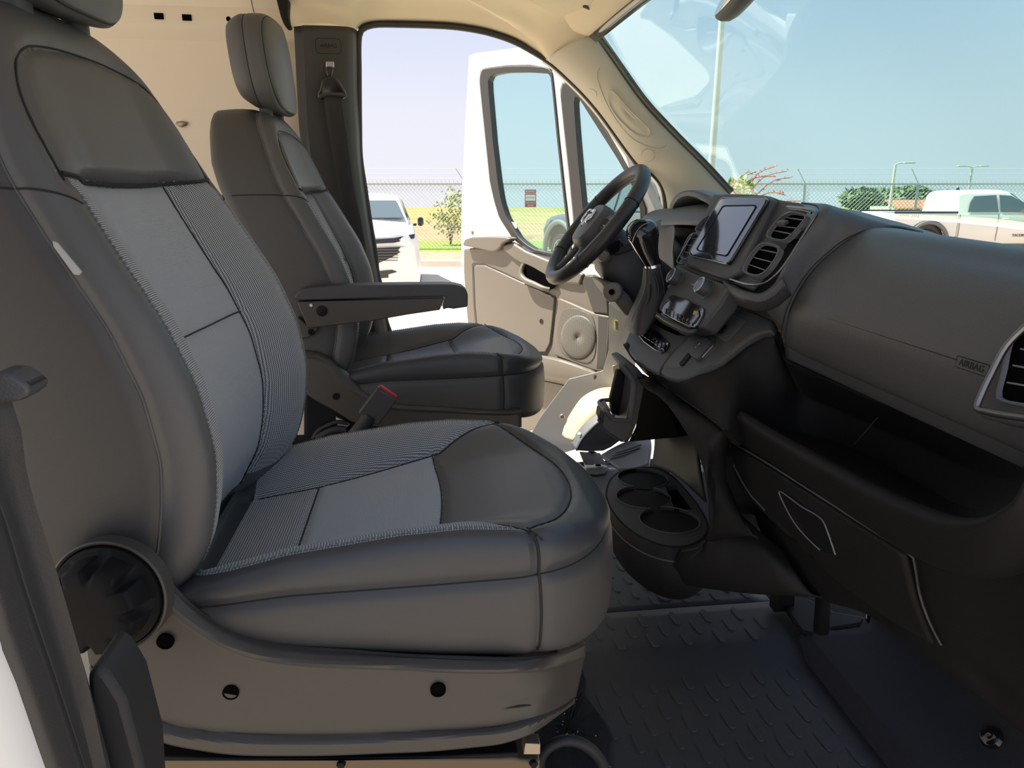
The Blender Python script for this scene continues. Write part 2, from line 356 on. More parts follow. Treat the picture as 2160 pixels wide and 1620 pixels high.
def cushion_parts(root, yc, leather_mid, dx, dz):
    n = 300
    hw = .252
    def fx(y): return .10+.185*math.sqrt(max(0, 1-(y/hw)**2))
    O = [(-.335, y) for y in np.linspace(.20, -.20, 9)]+[(-.325, -.235), (-.30, -.247)]+[(x, -hw) for x in np.linspace(-.26, .08, 10)]
    ang = np.linspace(0, math.pi, 25)
    O += [(.10+.185*math.sin(a), -hw*math.cos(a)) for a in ang]
    O += [(x, hw) for x in np.linspace(.08, -.26, 10)]+[(-.30, .247), (-.325, .235)]
    O = cr([(a, b, 0) for a, b in O], n, closed=True)[:, :2]
    def ztop(x, y):
        t = smooth(.11, .215, np.abs(y)); hb = np.interp(x, XS, HB); hc = np.interp(x, XC, HC)
        return hc*(1-t)+hb*t
    fr = lambda x: smooth(.08, .26, x)
    zb = lambda x, y: np.interp(x, [-.34, -.19, 0, .14, .28], [1.20, 1.165, 1.14, 1.125, 1.085])
    zs = lambda x, y: np.interp(x, [-.34, -.18, 0, .14, .30], [1.225, 1.238, 1.240, 1.243, 1.232])
    mixz = lambda k: (lambda x, y: zb(x, y)*(1-k)+zs(x, y)*k)
    lv = [(.90, lambda x, y: zb(x, y)-.004), (.955, lambda x, y: zb(x, y)-.003), (.98, mixz(.04))]
    lv += [(.985+.022*math.sin(math.pi*(k*.85+.08)), mixz(k)) for k in np.linspace(.12, .97, 16)]
    lv.append((.985, zs)); iS = len(lv)-1
    def ridge(k): return lambda x, y: zs(x, y)*(1-k)+(ztop(x, y))*k
    for k in np.linspace(.08, 1, 14): lv.append((.985-.085*k**2.2+.008*math.sin(math.pi*k), ridge(math.sin(k*math.pi/2)**.9)))
    iR = len(lv)-1
    s0 = lv[-1][0]
    lv += [(s, ztop) for s in np.linspace(s0, .0005, 75)[1:]]
    P = stack(O, (-.02, 0), lv, (0, 1, 2))
    # seam curves (local), given in plan and dropped on the surface
    yy = np.linspace(-.214, .214, 70)
    inner = [(.219-.113*(abs(y)/.235)**2.1, y, 0) for y in yy]
    hwx = [-.34, -.30, -.19, .018, .08, .14]; hwy = [.122, .122, .118, .152, .195, .232]
    sides = [[(x, sg*np.interp(x, hwx, hwy), 0) for x in np.linspace(-.31, .14, 60)] for sg in (-1, 1)]
    cross1 = [(-.192, y, 0) for y in np.linspace(-.118, .118, 24)]
    cross2 = [(.016-.012*(y/.15)**2, y, 0) for y in np.linspace(-.152, .152, 30)]
    tops = [nearest_on(P, c, 2) for c in (inner, sides[0], sides[1], cross1, cross2)]
    ring = P[iS]; rr = P[iR]
    curves = tops+[ring]
    # corner seam running down the side at the front corners
    j1 = int(np.argmin((rr[:, 0]-.122)**2+(rr[:, 1]+.225)**2)); j2 = int(np.argmin((rr[:, 0]-.122)**2+(rr[:, 1]-.225)**2))
    corners = [np.vstack([P[2:iR+1, j]]) for j in (j1, j2)]
    P2, N = groove(P, curves+corners, .0055, .008)
    # labels
    Q = (P[:-1]+P[1:]+np.roll(P[:-1], -1, 1)+np.roll(P[1:], -1, 1))/4; x = Q[..., 0]; y = np.abs(Q[..., 1])
    lab = np.zeros(Q.shape[:2], int); I = np.arange(len(P)-1)[:, None]+np.zeros_like(lab)
    front = x > np.interp(y, [p[1] for p in inner if p[1] >= 0], [p[0] for p in inner if p[1] >= 0])
    top = I >= iR; mid = (I >= iS) & (I < iR)
    lab[:] = 0
    lab[mid & (x <= .122)] = 1; lab[mid & (x > .122)] = 2
    hw_ = np.interp(x, hwx, hwy); x2 = .016-.012*(y/.15)**2
    ins = y < hw_
    lab[top] = 3
    lab[top & (Q[..., 1] > 0)] = 7
    lab[top & ins & (x < -.192)] = 4
    lab[top & ins & (x >= -.192) & (x < x2)] = 5
    lab[top & (ins | (x > .14)) & (x >= x2)] = 6
    lab[top & front] = 2
    P2 = P2+np.array([dx, yc, dz])
    names = {0: ('cushion_side', 'leather_side'), 1: ('cushion_bolster', 'leather_dark'), 2: ('cushion_front_band', 'leather_dark'), 3: ('cushion_side_weave', 'fabric_coarse'), 7: ('cushion_side_weave', 'fabric_coarse'),
             4: ('cushion_rear_panel', 'fabric_coarse'), 5: ('cushion_centre_panel', 'fabric'), 6: ('cushion_front_panel', 'leather')}
    if leather_mid: names.update({3: ('cushion_side_insert', 'leather'), 7: ('cushion_side_insert', 'leather'), 4: ('cushion_rear_panel', 'leather'), 5: ('cushion_centre_panel', 'leather')})
    split(P2, lab, names, root)
    sh = np.array([dx, yc, dz])
    seam = lambda nm, c, r, mt: tube(nm, [Vector(p+sh) for p in c], r, mt, root, res=5)
    for c in (tops[0], tops[3], tops[4]): seam('seam', c-np.array([0, 0, .0045]), .0013, 'thread_dark')
    for c in (tops[1], tops[2]): seam('seam', c-np.array([0, 0, .0045]), .0013, 'thread_dark')
    for c in corners: seam('seam', c*np.array([1, .988, 1]), .0014, 'thread_dark')
    a = P2[iS]-sh; tube('seam', [Vector(p+sh) for p in a], .0016, 'thread_dark', root, res=5, closed=True)
    # light stitching along both bolster ridges
    for sg in (-1, 1):
        jj = [j for j in range(n) if rr[j, 1]*sg > .15 and -.30 < rr[j, 0] < .115]
        c = P2[iR+1][jj]; c = c[np.argsort(c[:, 0])]
        V = []; Fc = []
        c = cr(c, 130)
        for k in range(0, 128, 2):
            v, f = tubev([c[k]+[0, 0, .001], (c[k]*.5+c[k+1]*.5)+[0, -sg*.002, .0022], c[k+1]+[0, 0, .001]], .0011, 5)
            V2, F2 = merged([(V, Fc), (v, f)]); V, Fc = V2, F2
        obj('stitching', V, Fc, 'thread', root)
ZR = [1.20, 1.25, 1.30, 1.36, 1.42, 1.50, 1.58, 1.66, 1.74, 1.85, 1.93, 1.96]
XR = [-.315, -.285, -.255, -.240, -.234, -.245, -.274, -.318, -.362, -.405, -.440, -.455]
def back_parts(root, yc, leather_mid, dx, dz, lean=0.0, back_mat='leather_side', shear=0.09):
    n = 300
    zw = [1.21, 1.24, 1.32, 1.42, 1.52, 1.62, 1.70, 1.77, 1.83, 1.88, 1.915, 1.935]
    ww = [.20, .232, .246, .25, .25, .246, .238, .224, .203, .174, .135, .085]
    O = [(-w, z) for w, z in zip(ww, zw)]+[(0, 1.942)]+[(w, z) for w, z in zip(ww[::-1], zw[::-1])]+[(0, 1.203)]
    O = cr([(a, b, 0) for a, b in O], n, closed=True)[:, :2]
    xr = lambda z: np.interp(z, ZR, XR)
    # smooth the ridge profile
    zz = np.linspace(1.18, 1.98, 161); xx = np.interp(zz, ZR, XR)
    for _ in range(12): xx[1:-1] = (xx[:-2]+2*xx[1:-1]+xx[2:])/4
    xr = lambda z: np.interp(z, zz, xx)
    dep = lambda z: np.interp(z, [1.2, 1.3, 1.6, 1.73, 1.748, 1.80, 1.88, 1.94], [.050, .050, .046, .036, .016, .014, .006, 0])
    def xfr(y, z):
        t = smooth(.105, .20, np.abs(y)*np.interp(z, [1.7, 1.9], [1, 1.35])); return xr(z)-dep(z)*(1-t)
    xb = lambda y, z: xr(z)-np.interp(z, [1.2, 1.35, 1.6, 1.8, 1.95], [.23, .25, .235, .205, .152])+.03*(np.abs(y)/.25)**2
    mixx = lambda k: (lambda y, z: xb(y, z)*(1-k)+(xr(z)-.004)*k)
    lv = [(s, lambda y, z: xb(y, z)) for s in (.0005, .2, .4, .6, .75, .86, .92)]
    lv += [(.955, mixx(.03)), (.98, mixx(.07))]
    lv += [(.985+.018*math.sin(math.pi*k), mixx(k)) for k in np.linspace(.12, .78, 18)]; iS = len(lv)-1
    s1 = lv[-1][0]
    for k in np.linspace(.07, 1, 13): lv.append((s1-.088*k**2, (lambda kk: (lambda y, z: (xb(y, z)*.22+(xr(z)-.004)*.78)*(1-kk)+xfr(y, z)*kk))(math.sin(k*math.pi/2))))
    iR = len(lv)-1; s0 = lv[-1][0]
    lv += [(s, xfr) for s in np.linspace(s0, .0005, 75)[1:]]
    P = stack(O, (0, 1.56), lv, (1, 2, 0))
    hz = [1.2, 1.29, 1.5, 1.747]; hy = [.135, .13, .122, .108]
    sides = [[(0, sg*np.interp(z, hz, hy), z) for z in np.linspace(1.235, 1.727, 70)] for sg in (-1, 1)]
    sh1 = [(0, y, 1.727+.012*(y/.2)**2) for y in np.linspace(-.205, .205, 50)]
    sh2 = [(0, y, 1.535) for y in np.linspace(-.122, .122, 26)]
    arch = cr([(0, -.205, 1.732), (0, -.196, 1.80), (0, -.165, 1.855), (0, -.11, 1.880), (0, 0, 1.888), (0, .11, 1.880), (0, .165, 1.855), (0, .196, 1.80), (0, .205, 1.732)], 80)
    tops = [nearest_on(P, c, 0) for c in (sides[0], sides[1], sh1, sh2, arch)]
    P2, N = groove(P, tops+[P[iS]], .0055, .008)
    Q = (P[:-1]+P[1:]+np.roll(P[:-1], -1, 1)+np.roll(P[1:], -1, 1))/4; y = np.abs(Q[..., 1]); z = Q[..., 2]
    lab = np.zeros(Q.shape[:2], int); I = np.arange(len(P)-1)[:, None]+np.zeros_like(lab)
    top = I >= iR
    lab[(I >= iS) & (I < iR)] = 1
    lab[top] = 1
    low = top & (z < 1.727+.012*(y/.2)**2)
    lab[low] = 2
    lab[low & (y < np.interp(z, hz, hy)) & (z >= 1.535)] = 3
    lab[low & (y < np.interp(z, hz, hy)) & (z < 1.535)] = 4
    ay = np.interp(z, [1.745, 1.80, 1.855, 1.88, 1.889], [.205, .196, .165, .11, 0])
    lab[top & ~low & (z < 1.889) & (y < ay)] = 5
    names = {0: ('backrest_shell', back_mat), 1: ('backrest_bolster', 'leather'), 2: ('backrest_side_weave', 'fabric_coarse'), 3: ('backrest_upper_panel', 'fabric'), 4: ('backrest_lower_panel', 'fabric'), 5: ('shoulder_panel', 'leather')}
    if leather_mid: names.update({2: ('backrest_side_insert', 'leather'), 3: ('backrest_upper_panel', 'leather'), 4: ('backrest_lower_panel', 'leather')})
    lab[(I >= iR) & (I < iR+3)] = np.where(lab[(I >= iR) & (I < iR+3)] == 2, 1, lab[(I >= iR) & (I < iR+3)])
    piv = np.array([-.32, 0, 1.21])
    def tr(A):
        A = np.array(A, float)-piv; c, s = math.cos(lean), math.sin(lean)
        B = A.copy(); B[..., 0] = A[..., 0]*c+A[..., 2]*s; B[..., 2] = -A[..., 0]*s+A[..., 2]*c
        B[..., 0] += shear*B[..., 1]
        return B+piv+np.array([dx, yc, dz])
    split(tr(P2), lab, names, root)
    for k, c in enumerate(tops): tube('seam', [Vector(p) for p in tr(c-np.array([.0045 if k != 2 else .002, 0, 0]))], .0013 if k != 2 else .0026, 'thread_dark', root, res=5)
    tube('piping', [Vector(p) for p in tr(P2[iS])], .0020, 'leather', root, res=6, closed=True)
    for sg in (-1, 1):
        jj = [j for j in range(n) if P[iR+3][j, 1]*sg > .12 and 1.26 < P[iR+3][j, 2] < 1.725]
        c = P2[iR+3][jj]; c = c[np.argsort(c[:, 2])]; c = cr(c, 150); parts = []
        for k in range(0, 148, 2):
            parts.append(tubev([Vector(tr(c[k]+[.0008, 0, 0])), Vector(tr(c[k]*.5+c[k+1]*.5+[.0018, 0, 0])), Vector(tr(c[k+1]+[.0008, 0, 0]))], .0009, 5))
        V, Fc = merged(parts); obj('stitching', V, Fc, 'thread', root)
    for sg in (-1, 1):
        j = int(np.argmin((P[iS][:, 2]-1.722)**2+(P[iS][:, 1]-sg*.24)**2)); tube('seam', [Vector(p) for p in tr(P2[9:iR+2, j]+np.array([0, sg*.0006, 0]))], .0012, 'thread_dark', root, res=5)
    # headrest: rounded block with a front panel seam, on two chrome posts
    hc = np.array([-.470, 0, 2.052]); tilt = math.radians(-5)
    m = 160; HO = []
    for i in range(m):
        a = 2*math.pi*i/m; c, s = math.cos(a), math.sin(a)
        HO.append((.148*abs(c)**.55*math.copysign(1, c)*(1-.10*max(0, -s)), .117*abs(s)**.62*math.copysign(1, s)))
    dcur = lambda y, z: .06-.022*(np.abs(y)/.14)**2.5-.012*(np.abs(z)/.12)**3
    hl = [(s, lambda y, z: -.062+.02*(np.abs(y)/.14)**2) for s in (.0005, .3, .6, .8)]
    hl += [(.80+.20*math.sin(t*math.pi/2)**.75, (lambda v: (lambda y, z: v+0*y))(-.060+.052*t)) for t in np.linspace(.1, 1, 12)]
    iA = len(hl)-1
    hl += [(1-.02*t, (lambda v: (lambda y, z: v+0*y))(-.008+.026*t)) for t in np.linspace(.2, 1, 5)]
    iB = len(hl)-1
    hl += [(.98-.10*t**2, (lambda kk: (lambda y, z: .018*(1-kk)+dcur(y, z)*kk))(math.sin(t*math.pi/2))) for t in np.linspace(.1, 1, 10)]
    hl += [(s, dcur) for s in np.linspace(.88, .0005, 20)[1:]]
    H = stack(np.array(HO), (0, 0), hl, (1, 2, 0))
    H2, _ = groove(H, [H[iA], H[iB+7]], .003, .007)
    c, s = math.cos(tilt), math.sin(tilt)
    def th(A):
        A = np.array(A, float); lo = np.clip(-A[..., 2]/.124, 0, 1); A[..., 2] = A[..., 2]-.38*A[..., 0]*lo; B = A.copy(); B[..., 0] = A[..., 0]*c+A[..., 2]*s; B[..., 2] = -A[..., 0]*s+A[..., 2]*c
        return tr(B+hc)
    lab = np.zeros((len(H)-1, m), int); lab[iA:iB+7] = 1; lab[iB+7:] = 2
    hr = split_head(th(H2), lab, root)
    for i in (iA, iB+7): tube('seam', [Vector(p) for p in th(H2[i])], .0012, 'thread_dark', hr, res=5, closed=True)
    for sg in (-1, 1):
        b = np.array([-.46, sg*.062, 1.90]); t_ = np.array([-.468, sg*.062, 2.0])
        tube('headrest_post', [Vector(tr(b)), Vector(tr(t_))], .006, 'chrome', root, res=12)
        lathe('post_sleeve', [(.004, -.01), (.017, -.01), (.017, .012), (.013, .016), (.004, .016)], tr(np.array([-.462, sg*.062, 1.928])), (0, 0, 1), 'plastic', root, n=20)
def split_head(P, lab, root):
    nl, nt, _ = P.shape; X = P.reshape(-1, 3); names = {0: 'headrest', 1: 'headrest_band', 2: 'headrest_front_panel'}; out = {}
    for i in range(nl-1):
        for j in range(nt): out.setdefault(int(lab[i, j]), []).append((i*nt+j, (i+1)*nt+j, (i+1)*nt+(j+1) % nt, i*nt+(j+1) % nt))
    par = None
    for l, fs in sorted(out.items()):
        idx = sorted({v for f in fs for v in f}); mp = {v: k for k, v in enumerate(idx)}
        o = obj(names[l], X[idx], [tuple(mp[v] for v in f) for f in fs], 'leather', par or root, angle=180, fixn=False)
        if par is None: par = o
    return par
ps = thing('passenger_seat', 'large charcoal seat with woven grey inserts and a round side knob, nearest the camera', 'car seat', (-.03, 1.05, 1.0))
cushion_parts(ps, 1.05, False, 0, 0); back_parts(ps, 1.05, False, 0, 0)
ds = thing('driver_seat', 'dark leather seat with a folding armrest, beside the steering wheel', 'car seat', (.035, 2.10, 1.0))
cushion_parts(ds, 2.10, True, .068, -.005); back_parts(ds, 2.10, True, .068, -.012, shear=.04)
# ================================================================ seat bases, knob, armrest, buckle
# passenger seat side cover: stations along the side, traced rows from the rim to the bottom lip
def yfront(px, y0):      # the cover wraps round the front corner
    return y0+max(0, (px-1090)/140.0)**2*.13
def rowy(pts, y0): return [PY(a, b, yfront(a, y0)) for a, b in pts]
c_rows = [
 rowy([(304,1168),(333,1194),(370,1242),(418,1287),(481,1327),(556,1353),(630,1364),(718,1370),(859,1381),(970,1385),(1081,1388),(1155,1381),(1211,1364),(1232,1354)], .800),
 rowy([(300,1172),(330,1200),(367,1248),(414,1292),(478,1333),(553,1359),(630,1371),(718,1378),(859,1389),(970,1394),(1081,1396),(1155,1389),(1211,1370),(1232,1360)], .794),
 rowy([(297,1176),(327,1206),(367,1256),(414,1299),(478,1340),(556,1368),(640,1380),(718,1385),(859,1391),(970,1396),(1081,1397),(1155,1390),(1211,1372),(1232,1362)], .7865),
 rowy([(291,1190),(320,1226),(360,1278),(408,1318),(478,1361),(556,1386),(640,1398),(718,1401),(859,1407),(970,1413),(1081,1413),(1155,1408),(1211,1392),(1232,1384)], .7765),
 rowy([(285,1200),(316,1240),(356,1286),(408,1326),(478,1367),(556,1392),(640,1403),(718,1407),(859,1412),(970,1417),(1081,1417),(1155,1412),(1211,1396),(1230,1388)], .7785),
 rowy([(180,1330),(260,1400),(340,1440),(420,1455),(500,1470),(600,1480),(700,1485),(800,1487),(900,1486),(1000,1482),(1081,1474),(1150,1458),(1200,1436),(1222,1425)], .774),
 rowy([(190,1400),(260,1475),(340,1520),(420,1538),(500,1545),(600,1549),(700,1549),(800,1546),(900,1541),(1000,1537),(1060,1530),(1120,1515),(1180,1492),(1212,1470)], .771),
 rowy([(195,1440),(262,1506),(340,1545),(420,1560),(500,1567),(600,1569),(700,1568),(800,1565),(900,1558),(1000,1551),(1060,1545),(1120,1529),(1180,1500),(1210,1478)], .7605),
 rowy([(200,1450),(270,1520),(340,1562),(420,1580),(500,1590),(600,1592),(700,1591),(800,1587),(900,1583),(1000,1574),(1060,1566),(1120,1545),(1180,1504),(1210,1482)], .7605)]
# grid of the cover, with linear spacing between rows so that the moulded bands stay crisp
base_side = sheet('base_side_cover', c_rows, 'plastic_base', ps, nu=90, nv=73, lv=True, thick=.005, angle=28)
# groove line and screw holes
tube('cover_joint', rowy([(300,1470),(440,1500),(600,1503),(800,1502),(1000,1498),(1100,1490),(1160,1478),(1185,1472)], .7725), .0012, 'thread_dark', ps, res=5, n=40)
for a, b in ((350, 1351), (488, 1458), (924, 1453)):
    c = PY(a, b, .7738); lathe('screw_hole', [(.0001, .002), (.0085, .002), (.0085, .0035), (.0098, .0035), (.0098, .0)], c, (0, -1, 0), 'hole', ps, n=24)
# body of the seat box behind the cover, and the far cover
prism('seat_box', YL(.83, (300,1250),(480,1370),(700,1400),(1080,1410),(1130,1480),(1000,1520),(700,1530),(400,1520),(260,1450)), (0, .43, 0), 'plastic_deep', ps, bevel=.01)
# recliner knob with finger scallops
kc = PY(232, 1256, .765)
def scal(q, r, h):
    if h < .012 or r < .036: return r
    f = max(0.0, math.cos(q*8+.6)-.35)/.65; return r-.010*f**.7
lathe('recliner_knob', [(.0001, .046), (.030, .046), (.044, .0455), (.0475, .044), (.0495, .040), (.0505, .033), (.0515, .02), (.052, .010), (.060, .008), (.061, .0), (.061, -.012)], kc, (-.12, -1, .1), 'plastic_deep', ps, n=140, mod=scal, angle=50)
lathe('knob_collar', [(.0620, -.014), (.0665, -.014), (.0665, .0045), (.0645, .006), (.0620, .004), (.0620, -.014)], kc, (-.12, -1, .1), 'plastic_base', ps, n=80)
# cloth tag sewn into the backrest piping
tg = YL(.792, (110, 508), (120, 512), (172, 574), (166, 581), (155, 579), (112, 520))
prism('cloth_tag', tg, (0, .003, 0), 'grey_print', ps, bevel=.0006)
# lower fixings under the seat: sill plate, bracket, hose and the carpet edge
sp = thing('seat_riser', 'bare metal seat riser with bolts, under the nearest seat', 'seat riser', PY(700, 1640, .80)[:])
prism('riser_plate', YL(.80, (290,1602),(1085,1600),(1100,1604),(1140,1605),(1140,1760),(290,1760)), (0, .40, 0), 'riser', sp, bevel=.004)
prism('riser_lip', YL(.778, (290,1594),(500,1601),(722,1601),(900,1597),(1060,1590),(1092,1588),(1096,1596),(1040,1600),(722,1606),(290,1606)), (0, .03, 0), 'plastic_deep', sp, bevel=.002)
prism('riser_bracket', YL(.79, (1108,1568),(1140,1570),(1140,1592),(1104,1592)), (0, .02, 0), 'steel', sp, bevel=.001)
for a, b in ((720, 1609), (1125, 1608)): lathe('bolt', [(.0001, .006), (.005, .006), (.006, .004), (.006, 0)], PY(a, b, .80), (0, -1, 0), 'plastic_deep', sp, n=6)

# ---- driver seat: side cover, armrest, buckle
d_rows = [YL(1.862, (600,735),(661,738),(678,742),(696,753),(724,779),(756,809),(782,829),(833,849),(933,856),(1060,864),(1100,862)),
          YL(1.845, (600,741),(661,744),(680,750),(702,766),(722,787),(752,816),(780,836),(833,853),(933,860),(1060,868),(1100,866)),
          YL(1.838, (600,748),(661,751),(684,760),(711,788),(744,821),(778,843),(805,855),(850,862),(933,866),(1060,872),(1100,870)),
          YL(1.842, (600,752),(661,756),(684,765),(709,792),(742,826),(776,848),(805,860),(850,866),(933,870),(1060,875),(1100,873)),
          YL(1.842, (600,800),(640,826),(662,842),(685,855),(702,864),(725,878),(745,890),(800,900),(900,905),(1060,905),(1100,900))]
sheet('base_side_cover', d_rows, 'plastic_base', ds, nu=60, nv=30, lv=True, thick=.005, angle=28)
prism('seat_box', YL(1.87, (640,800),(780,862),(1090,872),(1100,940),(640,960)), (0, .44, 0), 'plastic_deep', ds, bevel=.01)
for a, b in ((709, 836), (657, 700)):
    sc_ = PY(a, b, 1.838); lathe('screw', [(.0001, .003), (.004, .003), (.004, .0045), (.008, .0045), (.009, .003), (.009, 0)], sc_, (0, -1, 0), 'plastic_deep', ds, n=20)
# hinge plate the armrest turns on
prism('armrest_bracket', YL(1.835, (628,668),(652,690),(672,690),(664,704),(652,712),(636,716),(618,700)), (0, .02, 0), 'plastic_base', ds, bevel=.003)
ar = prism('armrest', YL(1.795, (620,628),(626,618),(638,610),(664,606),(720,603.5),(787,601.5),(860,600.5),(933,600),(960,601),(975,605),(984,612),(987,622),(987,646),(984,648),(957,652),(944,650),(934,654),(940,626),(900,627),(780,630),(629,634)), (0, .062, 0), 'plastic', ds, bevel=.008, seg=4)
prism('armrest_plate', YL(1.798, (626,637),(780,632.5),(900,629.5),(937,628.5),(928,654),(860,664),(780,678),(700,687),(655,692),(648,690),(640,670)), (0, .05, 0), 'plastic_base', ar, bevel=.0025)
lathe('armrest_button', [(.0001, .002), (.012, .002), (.0135, .001), (.0135, -.004)], PY(679, 656, 1.797), (0, -1, 0), 'plastic_deep', ar, n=28)
lathe('armrest_dot', [(.0001, .0012), (.0035, .0012), (.004, 0)], PY(656, 644, 1.797), (0, -1, 0), 'label_white', ar, n=16)
b0, b1 = PY(777, 882, 1.70), PY(817, 828, 1.70)
ax = (b1-b0); L = ax.length; ax.normalize(); sidev = Vector((0, 1, 0)).cross(ax).normalized(); R = Matrix((sidev, ax, sidev.cross(ax))).transposed()
sb = box('belt_buckle', (b0+b1)/2, (.058, L, .026), 'plastic', ds, R=R, bevel=.004)
box('buckle_button', b1+ax*.001, (.050, .012, .014), 'red', sb, R=R, bevel=.002)
tube('buckle_stalk', [b0+ax*.01, b0-ax*.03, b0-ax*.09+Vector((-.01, 0, 0))], [.02, .018, .016], 'rubber', sb, res=12, n=8)
# wiring and slide rail visible between the seats
rail = box('slide_rail', PY(700, 925, 1.88), (.36, .03, .02), 'plastic_deep', ds)
tube('cable', YL(1.86, (660,925),(672,908),(690,898),(712,890),(735,893)), .006, 'rubber', rail, n=20)
tube('cable', YL(1.85, (668,925),(690,912),(712,905),(730,907)), .010, 'rubber', rail, n=20)
prism('bracket', YL(1.86, (708,880),(722,886),(738,896),(728,904),(712,898)), (0, .01, 0), 'pillar_trim', rail, bevel=.001)
# ================================================================ van shell: far side, ceiling, windscreen, pillars
OPEN = [(823,703),(813,673),(803,607),(795,573),(792,540),(780,467),(770,400),(760,333),(758,267),(757,150),(757,83),(763,63),(787,53),(833,52),(933,55),(983,60),(1033,70),(1083,87),(1117,105),(1147,123),(1167,137),(1200,167),(1233,200),(1267,240),(1320,313),(1347,347),(1372,362),(1396,391),(1404,427),(1404,462)]
YO = 2.60
# ceiling: rolled edge above the far door, then flat to the near side
def hl(px, py, y): return PY(px, py, y)
top_edge = [(604,54),(625,55),(700,57),(736,64),(752,60),(766,50),(790,45),(833,44),(933,47),(983,52),(1033,62),(1083,79),(1117,97),(1147,115),(1163,130)]
r0 = [PY(a, b, YO+.005) for a, b in top_edge]
def ins(r, dy, dz): return [Vector((p.x, p.y-dy, p.z+dz)) for p in r]
r1 = ins(r0, .035, .012); r2 = ins(r0, .09, .040)
r3 = [Vector((p.x, YO-.18, max(p.z+.05, 2.285-.0*p.x))) for p in r0]
xs_ = [p.x for p in r0]
def ceil_row(y): return [Vector((x*1.0, y, 2.30-.02*max(0, x)/.5)) for x in np.linspace(-.40, .56, len(r0))]
r4 = [Vector((p.x*.98, YO-.30, 2.30-.05*max(0, p.x))) for p in r0]
rows = [r0, r1, r2, r3, r4, ceil_row(1.9), ceil_row(1.2), ceil_row(.85), [Vector((p.x, .62, p.z-.08)) for p in ceil_row(.9)]]
ceil = sheet('ceiling', rows, 'headliner', None, nu=60, nv=60, thick=.012)
tag(ceil, 'tan moulded headliner above the far open door', 'headliner', kind='structure')
# roof skin, keeps the sky out
roofr = [[Vector((x, y, z)) for x in np.linspace(-3.4, .68, 8)] for y, z in ((.50, 2.28), (.62, 2.42), (1.0, 2.47), (1.57, 2.48), (2.15, 2.47), (2.60, 2.42), (2.74, 2.28))]
roof = sheet('trim_1', roofr, 'van_white', None, nu=8, nv=24, thick=.01); tag(roof, 'white sheet metal van roof above the headliner', 'roof', kind='structure')
# header rail over the windscreen
hd = [[PY(1163,130,2.59), PY(1205,100,2.50), PY(1243,76,2.46)], ]
HDR = [Vector((.558, 2.46, 2.209)), Vector((.60, 2.11, 2.234)), Vector((.640, 1.57, 2.245)), Vector((.60, 1.05, 2.234)), Vector((.558, .70, 2.209))]
hrow0 = [p+Vector((.0, 0, 0)) for p in HDR]
hrow1 = [p+Vector((-.10, -.0, .035)) for p in HDR]; hrow2 = [Vector((.40, p.y, 2.285)) for p in HDR]; hrow3 = [Vector((.2, p.y, 2.296)) for p in HDR]
hdr = sheet('trim_2', [[p+Vector((.02, 0, .03)) for p in HDR], hrow0, hrow1, hrow2, hrow3], 'headliner', None, nu=40, nv=20, thick=.008)
tag(hdr, 'tan headliner edge along the top of the windscreen', 'headliner', kind='structure')
# A pillar trim between the far door opening and the windscreen
ap_o = [(1150,125),(1167,137),(1200,167),(1233,200),(1267,240),(1320,313),(1347,347),(1372,362),(1396,391),(1406,427),(1408,470)]
ap_i = [(1243,75),(1262,88),(1300,140),(1328,180),(1356,218),(1390,254),(1422,289),(1453,320),(1484,351),(1512,381),(1542,412)]
A0 = [PY(a, b, 2.595) for a, b in ap_o]; A3 = [PY(a, b, 2.475) for a, b in ap_i]
A0b = [p+Vector((0, .06, 0)) for p in A0]
A1 = [p*.72+q*.28+Vector((-.005, -.035, .0)) for p, q in zip(A0, A3)]; A2 = [p*.3+q*.7+Vector((-.012, -.028, 0)) for p, q in zip(A0, A3)]
A3b = [p+Vector((.03, .03, .01)) for p in A3]
apl = sheet('trim_3', [A0b, A0, A1, A2, A3, A3b], 'pillar_trim', None, nu=50, nv=40, thick=.004)
tag(apl, 'cream pillar trim sloping between the far door and the windscreen', 'pillar trim', kind='structure')
AG = gridpts([A0, A1, A2, A3], 240, 90); AV = AG.reshape(-1, 3)
AQ = (AV-np.array(CAM)); AZ = AQ @ np.array(FW); APX = 1080+F*(AQ @ np.array(RT))/AZ; APY = 810-F*(AQ @ np.array(UP))/AZ
def apt(px, py):                   # pixel to pillar surface
    d = (APX-px)**2+(APY-py)**2; k = np.argsort(d)[:4]; w = 1/(d[k]+1e-3)
    p = Vector((AV[k]*w[:, None]).sum(0)/w.sum()); return p+(CAM-p).normalized()*.0042
# the oval speaker bulge, seam lines and plug rings on the pillar
def softpts(L): return [apt(a, b) for a, b in L]
bul = [(1290,190),(1305,205),(1332,235),(1356,258),(1372,275),(1373,285),(1362,291),(1347,288),(1325,272),(1300,245),(1286,220),(1283,203)]
bc = apt(1328, 242); Bp = [Vector(p) for p in cr(softpts(bul), 48, closed=True)]
V = []; lv_ = [(1.0, .001), (.93, -.004), (.8, -.0055), (.5, -.0045), (.02, -.004)]
nrm = Vector((-.55, -.80, .22)).normalized()
for s_, l_ in lv_:
    for p in Bp: V.append(bc+(p-bc)*s_+nrm*(l_+.004))
obj('pillar_oval', V, grid_faces(5, 48, False, True), 'pillar_trim', apl, solid=.002)
for L_ in ([(1262,170),(1272,200),(1289,235),(1313,270),(1337,294),(1365,308),(1390,313),(1400,311),(1416,296)], [(1280,122),(1262,150),(1260,168)]):
    tube('trim_joint', softpts(L_), .0007, 'joint_line', apl, res=5, n=30)
for a, b, r_ in ((1246, 200, 13), (1367, 327, 14)):
    tube('plug_ring', softpts([(a+r_*math.cos(t), b+r_*.95*math.sin(t)) for t in np.linspace(0, 2*math.pi, 13)[:-1]]), .0006, 'joint_line', apl, res=5, closed=True, n=24)
